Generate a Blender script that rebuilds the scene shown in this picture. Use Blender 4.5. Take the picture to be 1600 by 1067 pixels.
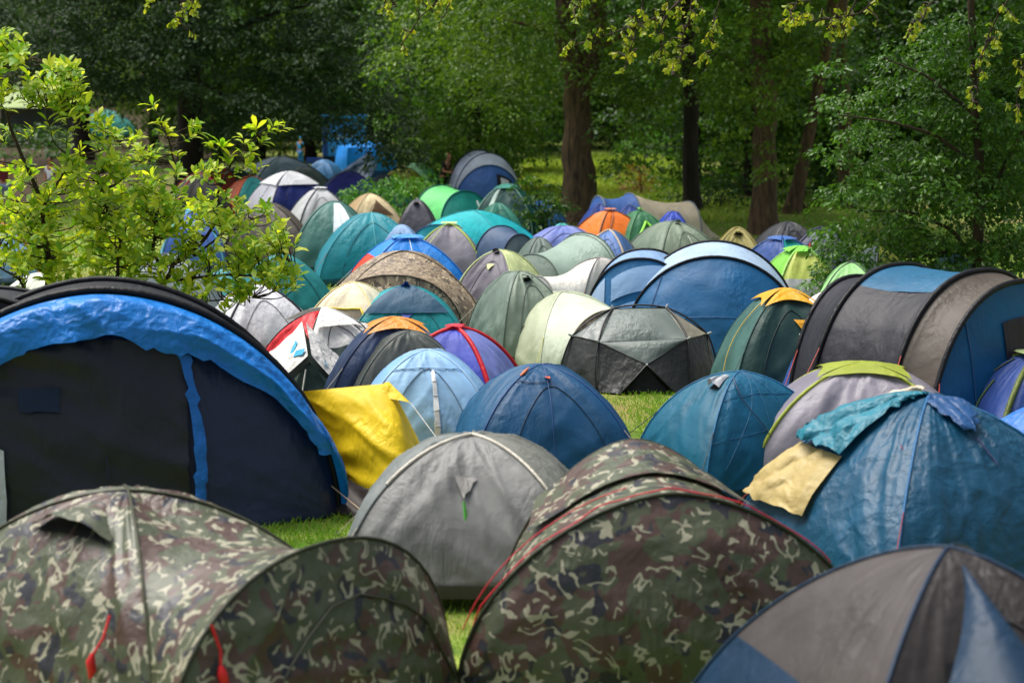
import bpy, math, random
import numpy as np
from mathutils import Vector, Matrix

for o in list(bpy.data.objects):
    bpy.data.objects.remove(o)
SC = bpy.context.scene
COL = SC.collection
random.seed(7)
R = math.radians

# ------------------------------------------------------------------ camera
F = 2800.0                      # focal length in photograph pixels (1600 wide)
CAMH = 4.2
PITCH = math.atan((533.5 - 120.0) / F)
cam_d = bpy.data.cameras.new('camera')
cam = bpy.data.objects.new('camera', cam_d)
COL.objects.link(cam)
cam.location = (0, 0, CAMH)
cam.rotation_euler = (math.pi / 2 - PITCH, 0, 0)
cam_d.sensor_width = 36
cam_d.lens = F / 1600 * 36
cam_d.clip_end = 2000
cam_d.dof.use_dof = True
cam_d.dof.focus_distance = 22.5
cam_d.dof.aperture_fstop = 1.5
SC.camera = cam

# ------------------------------------------------------------------ light
SUN_EL, SUN_AZ = R(66), R(-58)     # azimuth from +Y (away from the camera) towards +X
world = bpy.data.worlds.new('World')
SC.world = world
world.use_nodes = True
wn = world.node_tree
bg = wn.nodes['Background']
sky = wn.nodes.new('ShaderNodeTexSky')
sky.sky_type = 'NISHITA'
sky.sun_disc = False
sky.sun_elevation = SUN_EL
sky.sun_rotation = SUN_AZ
sky.dust_density = 5.0
sky.air_density = 1.0
sky.ozone_density = 1.0
hs = wn.nodes.new('ShaderNodeHueSaturation')      # thin bright cloud whitens the sky
hs.inputs['Saturation'].default_value = 0.55
wn.links.new(sky.outputs[0], hs.inputs['Color'])
wn.links.new(hs.outputs[0], bg.inputs[0])
bg.inputs[1].default_value = 0.098
sun_d = bpy.data.lights.new('sun', 'SUN')
sun_d.energy = 2.85
sun_d.angle = R(42)
sun_d.color = (1.0, 0.96, 0.90)
sun = bpy.data.objects.new('sun', sun_d)
COL.objects.link(sun)
sv = Vector((math.sin(SUN_AZ) * math.cos(SUN_EL), math.cos(SUN_AZ) * math.cos(SUN_EL), math.sin(SUN_EL)))
sun.rotation_euler = (-sv).to_track_quat('-Z', 'Y').to_euler()
sun.location = (0, 0, 60)
SC.view_settings.view_transform = 'Standard'
SC.view_settings.look = 'None'
SC.view_settings.gamma = 1
SC.view_settings.exposure = 0.82
SC.render.engine = 'CYCLES'


# ------------------------------------------------------------------ placing helpers
def ray(px, py):
    cx = (px - 800) / F
    cy = (533.5 - py) / F
    return np.array([cx, math.cos(PITCH) + cy * math.sin(PITCH), -math.sin(PITCH) + cy * math.cos(PITCH)])


def on_plane(px, py, z=0.0):
    d = ray(px, py)
    t = (z - CAMH) / d[2]
    return np.array([0, 0, CAMH]) + d * t


def at_depth(px, py, Y):
    d = ray(px, py)
    return np.array([0, 0, CAMH]) + d * (Y / d[1])


def scale_at(Y):            # photograph pixels per metre
    return F / (Y * math.cos(PITCH) + 0.6)


# ------------------------------------------------------------------ noise
_tab = np.random.RandomState(3).rand(1024)


def vn(x, y, seed=0):
    x = np.asarray(x, float); y = np.asarray(y, float)
    xi = np.floor(x).astype(int); yi = np.floor(y).astype(int)
    fx = x - xi; fy = y - yi
    fx = fx * fx * (3 - 2 * fx); fy = fy * fy * (3 - 2 * fy)

    def h(a, b):
        return _tab[(a * 73 + b * 179 + seed * 311 + (a * b) % 97) % 1024]
    return (h(xi, yi) * (1 - fx) + h(xi + 1, yi) * fx) * (1 - fy) + (h(xi, yi + 1) * (1 - fx) + h(xi + 1, yi + 1) * fx) * fy


# ------------------------------------------------------------------ materials
def lin(hexs):
    hexs = hexs.lstrip('#')
    out = []
    for i in (0, 2, 4):
        c = int(hexs[i:i + 2], 16) / 255
        out.append(c / 12.92 if c <= 0.04045 else ((c + 0.055) / 1.055) ** 2.4)
    return (*out, 1)


_M = {}


def new_mat(name):
    m = bpy.data.materials.new(name)
    m.use_nodes = True
    nt = m.node_tree
    for n in list(nt.nodes):
        nt.nodes.remove(n)
    out = nt.nodes.new('ShaderNodeOutputMaterial')
    return m, nt, out


def N(nt, typ, **kw):
    n = nt.nodes.new(typ)
    for k, v in kw.items():
        if k.startswith('i_'):
            n.inputs[k[2:].replace('_', ' ')].default_value = v
        elif k.startswith('n_'):
            n.inputs[int(k[2:])].default_value = v
        else:
            setattr(n, k, v)
    return n


def wrinkle_height(nt, crinkle):
    """height in metres-ish for nylon: soft billows, sharp creases, tiny crinkle"""
    L = nt.links.new
    tc = N(nt, 'ShaderNodeTexCoord')
    mp = N(nt, 'ShaderNodeMapping')
    oi = N(nt, 'ShaderNodeObjectInfo')
    L(tc.outputs['Object'], mp.inputs[0])
    vm = N(nt, 'ShaderNodeVectorMath', operation='SCALE')
    cmb = N(nt, 'ShaderNodeCombineXYZ')
    L(oi.outputs['Random'], cmb.inputs[0]); L(oi.outputs['Random'], cmb.inputs[2])
    L(cmb.outputs[0], vm.inputs[0]); vm.inputs['Scale'].default_value = 37.0
    L(vm.outputs[0], mp.inputs[1])
    # soft billows
    n1 = N(nt, 'ShaderNodeTexNoise'); n1.inputs['Scale'].default_value = 1.8; n1.inputs['Detail'].default_value = 1.5
    L(mp.outputs[0], n1.inputs['Vector'])
    # strain lines that run down the slope of the cloth
    m2 = N(nt, 'ShaderNodeMapping'); m2.inputs[3].default_value = (1.0, 1.0, 0.16); m2.inputs[2].default_value = (0.25, 0.2, 0.0)
    L(mp.outputs[0], m2.inputs[0])
    n2 = N(nt, 'ShaderNodeTexNoise'); n2.inputs['Scale'].default_value = 13.0; n2.inputs['Detail'].default_value = 2.5
    n2.inputs['Distortion'].default_value = 0.35
    L(m2.outputs[0], n2.inputs['Vector'])
    # where the strain lines show
    n4 = N(nt, 'ShaderNodeTexNoise'); n4.inputs['Scale'].default_value = 1.3; n4.inputs['Detail'].default_value = 1
    L(mp.outputs[0], n4.inputs['Vector'])
    r4 = N(nt, 'ShaderNodeMapRange'); r4.inputs[1].default_value = 0.38; r4.inputs[2].default_value = 0.66; L(n4.outputs[0], r4.inputs[0])
    s2 = N(nt, 'ShaderNodeMath', operation='MULTIPLY'); L(n2.outputs[0], s2.inputs[0]); L(r4.outputs[0], s2.inputs[1])
    # crumple facets
    ds = N(nt, 'ShaderNodeTexNoise'); ds.inputs['Scale'].default_value = 2.6; ds.inputs['Detail'].default_value = 3
    L(mp.outputs[0], ds.inputs['Vector'])
    dv = N(nt, 'ShaderNodeVectorMath', operation='MULTIPLY_ADD'); L(ds.outputs['Color'], dv.inputs[0]); dv.inputs[1].default_value = (.45, .45, .45); L(mp.outputs[0], dv.inputs[2])
    vo = N(nt, 'ShaderNodeTexVoronoi'); vo.inputs['Scale'].default_value = 4.6; L(dv.outputs[0], vo.inputs['Vector'])
    vo2 = N(nt, 'ShaderNodeTexVoronoi'); vo2.inputs['Scale'].default_value = 11; L(dv.outputs[0], vo2.inputs['Vector'])
    a = N(nt, 'ShaderNodeMath', operation='MULTIPLY'); L(n1.outputs[0], a.inputs[0]); a.inputs[1].default_value = 0.045
    b = N(nt, 'ShaderNodeMath', operation='MULTIPLY_ADD'); L(s2.outputs[0], b.inputs[0]); b.inputs[1].default_value = 0.030
    L(a.outputs[0], b.inputs[2])
    c = N(nt, 'ShaderNodeMath', operation='MULTIPLY_ADD'); L(vo.outputs['Distance'], c.inputs[0]); c.inputs[1].default_value = 0.022 * (crinkle - .25)
    L(b.outputs[0], c.inputs[2])
    c2 = N(nt, 'ShaderNodeMath', operation='MULTIPLY_ADD'); L(vo2.outputs['Distance'], c2.inputs[0]); c2.inputs[1].default_value = 0.008 * (crinkle - .25)
    L(c.outputs[0], c2.inputs[2])
    c = c2
    return c.outputs[0], mp.outputs[0]


def fabric(col, rough=0.52, crinkle=0.5, trans=0.12, spec=0.30, dirt=0.12):
    key = ('fab', col, rough, crinkle, trans, spec)
    if key in _M:
        return _M[key]
    m, nt, out = new_mat('nylon_' + col.lstrip('#'))
    L = nt.links.new
    h, vec = wrinkle_height(nt, crinkle)
    bp = N(nt, 'ShaderNodeBump'); bp.inputs['Strength'].default_value = 0.85; bp.inputs['Distance'].default_value = 1.0
    L(h, bp.inputs['Height'])
    # weathering: soft dust blotches
    nz = N(nt, 'ShaderNodeTexNoise'); nz.inputs['Scale'].default_value = 3.0; nz.inputs['Detail'].default_value = 5
    L(vec, nz.inputs['Vector'])
    rp = N(nt, 'ShaderNodeMapRange'); rp.inputs[1].default_value = 0.35; rp.inputs[2].default_value = 0.75
    rp.inputs[3].default_value = 1.0 - dirt; rp.inputs[4].default_value = 1.0 + dirt
    L(nz.outputs[0], rp.inputs[0])
    mx = N(nt, 'ShaderNodeVectorMath', operation='SCALE')
    mx.inputs[0].default_value = lin(col)[:3]
    L(rp.outputs[0], mx.inputs['Scale'])
    p = N(nt, 'ShaderNodeBsdfPrincipled')
    L(mx.outputs[0], p.inputs['Base Color'])
    p.inputs['Roughness'].default_value = rough
    p.inputs['Specular IOR Level'].default_value = spec
    L(bp.outputs[0], p.inputs['Normal'])
    if trans > 0:
        tr = N(nt, 'ShaderNodeBsdfTranslucent')
        L(mx.outputs[0], tr.inputs[0]); L(bp.outputs[0], tr.inputs['Normal'])
        ms = N(nt, 'ShaderNodeMixShader'); ms.inputs[0].default_value = trans
        L(p.outputs[0], ms.inputs[1]); L(tr.outputs[0], ms.inputs[2])
        L(ms.outputs[0], out.inputs[0])
    else:
        L(p.outputs[0], out.inputs[0])
    _M[key] = m
    return m


def plain(col, rough=0.6, metal=0.0, key=None):
    k = ('plain', col, rough, metal)
    if k in _M:
        return _M[k]
    m, nt, out = new_mat('matte_' + col.lstrip('#'))
    L = nt.links.new
    tc = N(nt, 'ShaderNodeTexCoord')
    nz = N(nt, 'ShaderNodeTexNoise'); nz.inputs['Scale'].default_value = 9; nz.inputs['Detail'].default_value = 4
    L(tc.outputs['Object'], nz.inputs['Vector'])
    rp = N(nt, 'ShaderNodeMapRange'); rp.inputs[3].default_value = 0.8; rp.inputs[4].default_value = 1.2
    L(nz.outputs[0], rp.inputs[0])
    mx = N(nt, 'ShaderNodeVectorMath', operation='SCALE'); mx.inputs[0].default_value = lin(col)[:3]
    L(rp.outputs[0], mx.inputs['Scale'])
    p = N(nt, 'ShaderNodeBsdfPrincipled'); L(mx.outputs[0], p.inputs['Base Color'])
    p.inputs['Roughness'].default_value = rough; p.inputs['Metallic'].default_value = metal
    L(p.outputs[0], out.inputs[0])
    _M[k] = m
    return m


def camo(name, base, brown, dark, pale, scale=1.0, rough=0.48, straw=False):
    if name in _M:
        return _M[name]
    m, nt, out = new_mat(name)
    L = nt.links.new
    h, vec = wrinkle_height(nt, 0.8)
    bp = N(nt, 'ShaderNodeBump'); bp.inputs['Strength'].default_value = 0.85; bp.inputs['Distance'].default_value = 1.0
    L(h, bp.inputs['Height'])

    def noise(sc, seed, det=1.5, dist=0.6, stretch=None):
        mp = N(nt, 'ShaderNodeMapping'); mp.inputs[1].default_value = (seed * 3.1, seed * 1.7, seed * 2.3)
        if stretch:
            mp.inputs[3].default_value = stretch
            mp.inputs[2].default_value = (0.3, 0.5, 0.4)
        L(vec, mp.inputs[0])
        n = N(nt, 'ShaderNodeTexNoise'); n.inputs['Scale'].default_value = sc * scale
        n.inputs['Detail'].default_value = det; n.inputs['Distortion'].default_value = dist
        n.inputs['Roughness'].default_value = 0.45
        L(mp.outputs[0], n.inputs['Vector'])
        return n.outputs[0]

    def thr(val, lo, hi):
        r = N(nt, 'ShaderNodeMapRange'); r.inputs[1].default_value = lo; r.inputs[2].default_value = hi
        L(val, r.inputs[0])
        return r.outputs[0]

    def mix(fac, a, bcol):
        x = N(nt, 'ShaderNodeMix', data_type='RGBA')
        L(fac, x.inputs[0])
        if isinstance(a, tuple):
            x.inputs[6].default_value = a
        else:
            L(a, x.inputs[6])
        x.inputs[7].default_value = bcol
        return x.outputs[2]
    st = (1.0, 1.0, 0.25) if straw else None
    c = mix(thr(noise(3.6, 1, stretch=st), 0.52, 0.535), lin(base), lin(brown))
    c = mix(thr(noise(4.6, 5, stretch=st), 0.60, 0.615), c, lin(dark))
    # pale squiggles: thin band around a noise level, broken up by a second noise
    q = noise(5.2, 9, det=1.0, dist=1.1, stretch=st)
    sb = N(nt, 'ShaderNodeMath', operation='SUBTRACT'); L(q, sb.inputs[0]); sb.inputs[1].default_value = 0.5
    ab = N(nt, 'ShaderNodeMath', operation='ABSOLUTE'); L(sb.outputs[0], ab.inputs[0])
    band = thr(ab.outputs[0], 0.052, 0.044)
    brk = thr(noise(7.5, 14, det=0.5), 0.515, 0.53)
    ml = N(nt, 'ShaderNodeMath', operation='MULTIPLY'); L(band, ml.inputs[0]); L(brk, ml.inputs[1])
    c = mix(ml.outputs[0], c, lin(pale))
    p = N(nt, 'ShaderNodeBsdfPrincipled'); L(c, p.inputs['Base Color'])
    p.inputs['Roughness'].default_value = rough
    L(bp.outputs[0], p.inputs['Normal'])
    tr = N(nt, 'ShaderNodeBsdfTranslucent'); L(c, tr.inputs[0])
    ms = N(nt, 'ShaderNodeMixShader'); ms.inputs[0].default_value = 0.06
    L(p.outputs[0], ms.inputs[1]); L(tr.outputs[0], ms.inputs[2]); L(ms.outputs[0], out.inputs[0])
    _M[name] = m
    return m


CAMO = camo('woodland_camouflage_nylon', '#434a34', '#48342c', '#22242c', '#94917c', scale=1.2)
STRAW = camo('straw_camouflage_nylon', '#8a7a64', '#6d5d4c', '#4d4438', '#b5a486', scale=2.2, straw=True)


def MAT(c):
    if not isinstance(c, str):
        return c
    if c == 'camo':
        return CAMO
    if c == 'straw':
        return STRAW
    if c.startswith('~'):          # crumpled glossy cloth
        return fabric(c[1:], rough=0.48, crinkle=1.2, trans=0.10, spec=0.38)
    if c.startswith('='):          # taut matte cloth
        return fabric(c[1:], rough=0.6, crinkle=0.35, trans=0.10, spec=0.35)
    return fabric(c)


def leaf_mat(name, c1, c2, trans=0.35, rough=0.45):
    if name in _M:
        return _M[name]
    m, nt, out = new_mat(name)
    L = nt.links.new
    at = N(nt, 'ShaderNodeAttribute', attribute_name='tint')
    mx = N(nt, 'ShaderNodeMix', data_type='RGBA')
    L(at.outputs['Fac'], mx.inputs[0])
    mx.inputs[6].default_value = lin(c1); mx.inputs[7].default_value = lin(c2)
    p = N(nt, 'ShaderNodeBsdfPrincipled'); L(mx.outputs[2], p.inputs['Base Color'])
    p.inputs['Roughness'].default_value = rough
    p.inputs['Specular IOR Level'].default_value = 0.4
    tr = N(nt, 'ShaderNodeBsdfTranslucent')
    g = N(nt, 'ShaderNodeVectorMath', operation='MULTIPLY'); L(mx.outputs[2], g.inputs[0]); g.inputs[1].default_value = (1.25, 1.2, 0.55)
    L(g.outputs[0], tr.inputs[0])
    ms = N(nt, 'ShaderNodeMixShader'); ms.inputs[0].default_value = trans
    L(p.outputs[0], ms.inputs[1]); L(tr.outputs[0], ms.inputs[2]); L(ms.outputs[0], out.inputs[0])
    _M[name] = m
    return m


def bark_mat(name, c1, c2):
    if name in _M:
        return _M[name]
    m, nt, out = new_mat(name)
    L = nt.links.new
    tc = N(nt, 'ShaderNodeTexCoord'); mp = N(nt, 'ShaderNodeMapping'); mp.inputs[3].default_value = (7, 7, 1.1)
    L(tc.outputs['Object'], mp.inputs[0])
    nz = N(nt, 'ShaderNodeTexNoise'); nz.inputs['Scale'].default_value = 1.6; nz.inputs['Detail'].default_value = 7
    nz.inputs['Distortion'].default_value = 0.7
    L(mp.outputs[0], nz.inputs['Vector'])
    rp = N(nt, 'ShaderNodeMapRange'); rp.inputs[1].default_value = 0.3; rp.inputs[2].default_value = 0.7; L(nz.outputs[0], rp.inputs[0])
    mx = N(nt, 'ShaderNodeMix', data_type='RGBA'); L(rp.outputs[0], mx.inputs[0])
    mx.inputs[6].default_value = lin(c1); mx.inputs[7].default_value = lin(c2)
    bp = N(nt, 'ShaderNodeBump'); bp.inputs['Strength'].default_value = 0.9; bp.inputs['Distance'].default_value = 0.04
    L(nz.outputs[0], bp.inputs['Height'])
    p = N(nt, 'ShaderNodeBsdfPrincipled'); L(mx.outputs[2], p.inputs['Base Color']); p.inputs['Roughness'].default_value = 0.9
    L(bp.outputs[0], p.inputs['Normal']); L(p.outputs[0], out.inputs[0])
    _M[name] = m
    return m


BARK = bark_mat('brown_bark', '#2e2318', '#6e563c')
BARK_DARK = bark_mat('dark_bark', '#17130e', '#352a20')
TWIG = bark_mat('twig_bark', '#241c12', '#4a3a28')


# ------------------------------------------------------------------ object helpers
def link(name, mesh, parent=None, mat=None):
    o = bpy.data.objects.new(name, mesh)
    COL.objects.link(o)
    if mat is not None:
        mesh.materials.append(mat)
    if parent is not None:
        o.parent = parent
    return o


def tag(o, label, cat=None, group=None, kind=None):
    if label:
        o['label'] = label
    if cat:
        o['category'] = cat
    if group:
        o['group'] = group
    if kind:
        o['kind'] = kind
    return o


def empty(name, loc, rz=0.0):
    o = bpy.data.objects.new(name, None)
    COL.objects.link(o)
    o.location = Vector([float(v) for v in loc])
    o.rotation_euler = (0, 0, rz)
    o.empty_display_size = 0.2
    return o


def mesh_np(name, verts, faces, smooth=True, tint=None):
    verts = np.asarray(verts, np.float32); faces = np.asarray(faces, np.int32)
    me = bpy.data.meshes.new(name)
    k = faces.shape[1]
    me.vertices.add(len(verts)); me.vertices.foreach_set('co', verts.ravel())
    me.loops.add(faces.size); me.loops.foreach_set('vertex_index', faces.ravel())
    me.polygons.add(len(faces))
    me.polygons.foreach_set('loop_start', np.arange(0, faces.size, k, dtype=np.int32))
    me.polygons.foreach_set('loop_total', np.full(len(faces), k, np.int32))
    me.polygons.foreach_set('use_smooth', np.full(len(faces), smooth, bool))
    if tint is not None:
        a = me.attributes.new('tint', 'FLOAT', 'POINT')
        a.data.foreach_set('value', np.asarray(tint, np.float32))
    me.update(calc_edges=True)
    return me


def grid_faces(n, m):
    i = np.arange(n - 1)[:, None]; j = np.arange(m - 1)[None, :]
    a = i * m + j
    return np.stack([a, a + m, a + m + 1, a + 1], -1).reshape(-1, 4)


def grid_normals(P, center):
    du = np.gradient(P, axis=0); dv = np.gradient(P, axis=1)
    n = np.cross(du, dv)
    ln = np.linalg.norm(n, axis=-1, keepdims=True)
    n = np.where(ln > 1e-9, n / np.maximum(ln, 1e-9), np.array([0, 0, 1.0]))
    s = np.sum(n * (P - center), -1, keepdims=True)
    flip = np.sign(np.sum(s)) or 1.0
    return n * flip


def folds(uu, vv, su, sv, amp, seed):
    """tension folds of pitched cloth; zero at the panel's edges"""
    f = np.zeros_like(uu)
    for k, c in enumerate((0.0, 1.0)):
        du = np.abs(uu - c) * su; dv = vv * sv
        r = np.sqrt(du * du + dv * dv) + 1e-6
        th = np.arctan2(dv, du + 1e-6)
        n = vn(th * 4.6 + seed, r * .8 + 3 * k, seed + k)
        n = 1 - np.abs(2 * n - 1)
        f += n ** 1.5 * np.exp(-r / (0.55 * max(su, 0.6))) * 1.5
    n = vn(uu * su * 4.2 + seed, vv * sv * 1.1, seed + 5) - 0.5
    f += n * 0.55
    # creases that run slantwise
    d = vn((uu * su + vv * sv * 0.7) * 5.5, (uu * su * 0.5 - vv * sv) * 1.4 + seed, seed + 9)
    f += (1 - np.abs(2 * d - 1)) ** 3 * 0.5 * vn(uu * su * 1.5, vv * sv * 1.5 + seed, seed + 11)
    # fine tension pleats down the slope, only in places
    e = vn(uu * su * 6.5 + 1.6 * vn(uu * su * 2, vv * sv * 2, seed + 2), vv * sv * .9 + seed, seed + 13)
    f += (1 - np.abs(2 * e - 1)) ** 2 * .55 * np.clip(vn(uu * su * 1.1 + 4, vv * sv * 1.1, seed + 17) * 2.4 - .8, 0, 1)
    # and pleats gathered along the hem
    h_ = vn(uu * su * 6, vv * 0 + seed, seed + 19)
    f += (h_ - .5) * .8 * np.exp(-vv * 7)
    win = np.clip(np.minimum(uu, 1 - uu) * 9, 0, 1) * np.clip((1 - vv) * 5, 0, 1)
    return 2.1 * amp * f * win


def surf(name, S, parent, mat, u0=0., u1=1., v0=0., v1=1., nu=16, nv=16, off=0.0, amp=0.012, seed=0, center=(0, 0, .3), mapf=None, offf=None):
    a = np.linspace(0, 1, nu); b = np.linspace(0, 1, nv)
    A, B = np.meshgrid(a, b, indexing='ij')
    if mapf:
        U, V = mapf(A, B)
    else:
        U = u0 + (u1 - u0) * A; V = v0 + (v1 - v0) * B
    P = S(U, V)
    Nn = grid_normals(P, np.array(center))
    su = float(np.mean(np.linalg.norm(P[-1] - P[0], axis=-1))) + .05
    sv = float(np.mean(np.linalg.norm(P[:, -1] - P[:, 0], axis=-1))) + .05
    d = off + (offf(A, B) if offf else 0)
    if amp:
        d = d + folds(A, B, su, sv, amp, seed)
    P = P + Nn * np.asarray(d)[..., None] if np.ndim(d) else P + Nn * d
    me = mesh_np(name, P.reshape(-1, 3), grid_faces(nu, nv))
    return link(name, me, parent, MAT(mat))


def tube_np(pts, rad, seg=6):
    pts = np.asarray(pts, float)
    n = len(pts)
    rad = np.broadcast_to(np.asarray(rad, float), (n,))
    T = np.gradient(pts, axis=0); T /= np.maximum(np.linalg.norm(T, axis=1, keepdims=True), 1e-9)
    ref = np.array([0, 0, 1.0]) if abs(T[0][2]) < 0.9 else np.array([1.0, 0, 0])
    verts = []
    a = np.cross(T[0], ref); a /= np.linalg.norm(a)
    for i in range(n):
        a = a - T[i] * np.dot(a, T[i]); a /= max(np.linalg.norm(a), 1e-9)
        b = np.cross(T[i], a)
        for k in range(seg):
            w = 2 * math.pi * k / seg
            verts.append(pts[i] + rad[i] * (a * math.cos(w) + b * math.sin(w)))
    f = []
    for i in range(n - 1):
        for k in range(seg):
            k2 = (k + 1) % seg
            f.append((i * seg + k, i * seg + k2, (i + 1) * seg + k2, (i + 1) * seg + k))
    return np.array(verts), np.array(f)


def tube(name, pts, rad, parent, mat, seg=6):
    v, f = tube_np(pts, rad, seg)
    return link(name, mesh_np(name, v, f), parent, MAT(mat) if isinstance(mat, str) else mat)


def tubes_joined(name, lst, parent, mat, seg=5):
    V, Fc, o = [], [], 0
    for pts, rad in lst:
        v, f = tube_np(pts, rad, seg)
        V.append(v); Fc.append(f + o); o += len(v)
    return link(name, mesh_np(name, np.concatenate(V), np.concatenate(Fc)), parent, mat)


ROPE = {}


def rope_mat(c):
    return plain(c, 0.6)


# ------------------------------------------------------------------ tents
class Tent:
    def __init__(s):
        s.S = {}
        s.c = (0, 0, .3)

    def band(s, k, mat, u0, u1, v0, v1, name='fabric_panel', off=.012, amp=.008, seed=1, mapf=None, offf=None, nu=None, nv=None):
        return surf(name, s.S[k], s.root, mat, u0, u1, v0, v1, nu or s.n, nv or s.n, off, amp, seed + s.seed, s.c, mapf, offf)

    def hood(s, k, mat, uc, vtop, wid, hgt, depth=.12, name='vent_hood', narrow=.45):
        def mf(A, B):
            return uc + (A - .5) * wid * (narrow + (1 - narrow) * B), vtop - B * hgt
        o = s.band(k, mat, 0, 1, 0, 1, name, .012, .004, 3, mf, lambda A, B: depth * B ** 1.3 * (1 - (2 * A - 1) ** 2 * .92), 12, 8)
        # dark mesh opening under the hood

        def mo(A, B):
            return uc + (A - .5) * wid * .8, vtop - hgt * (.55 + .5 * B)
        surf('vent_mesh', s.S[k], o, '=15161a', nu=8, nv=5, off=.006, amp=0, center=s.c, mapf=mo)
        return o

    def tri(s, k, mat, uc, vtop, wid, hgt, name='guy_tab', off=.014, lift=.02, label=None):
        def mf(A, B):
            return uc + (A - .5) * wid * (1 - B * .97), vtop - B * hgt
        o = s.band(k, mat, 0, 1, 0, 1, name, off, 0, 3, mf, lambda A, B: lift * B, 7, 7)
        if label:
            o['label'] = label
        return o

    def pt(s, k, u, v):
        return s.S[k](np.array([[u]]), np.array([[v]]))[0, 0]

    def line(s, k, pts, mat, r=.006, name='zip', off=.012, n=14):
        pts = np.array(pts, float)
        tt = np.linspace(0, len(pts) - 1, n)
        U = np.interp(tt, range(len(pts)), pts[:, 0]); V = np.interp(tt, range(len(pts)), pts[:, 1])
        P = s.S[k](U[None], V[None])[0]
        C = np.array(s.c)
        d = P - C; d /= np.linalg.norm(d, axis=1, keepdims=True)
        return tube(name, P + d * off, r, s.root, plain(mat, .5) if isinstance(mat, str) else mat, 5)

    def rope(s, k, u, v, dx, dy, col='#b8b09a', r=.005, zend=.02):
        P = s.pt(k, u, v)
        E = np.array([P[0] + dx, P[1] + dy, zend])
        t = np.linspace(0, 1, 8)[:, None]
        pts = P + (E - P) * t - np.array([0, 0, 1]) * (np.sin(np.pi * t) * .015)
        o = tube('guy_rope', pts, r, s.root, rope_mat(col), 4)
        return o


def finish(t, name_label_cat):
    pass


def res(Y):
    return int(np.clip(900 / Y, 12, 62))


def place(ax, ay, hm):
    P = on_plane(ax, ay, hm)
    return np.array([P[0], P[1], 0.0])


CNT = [0]


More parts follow.
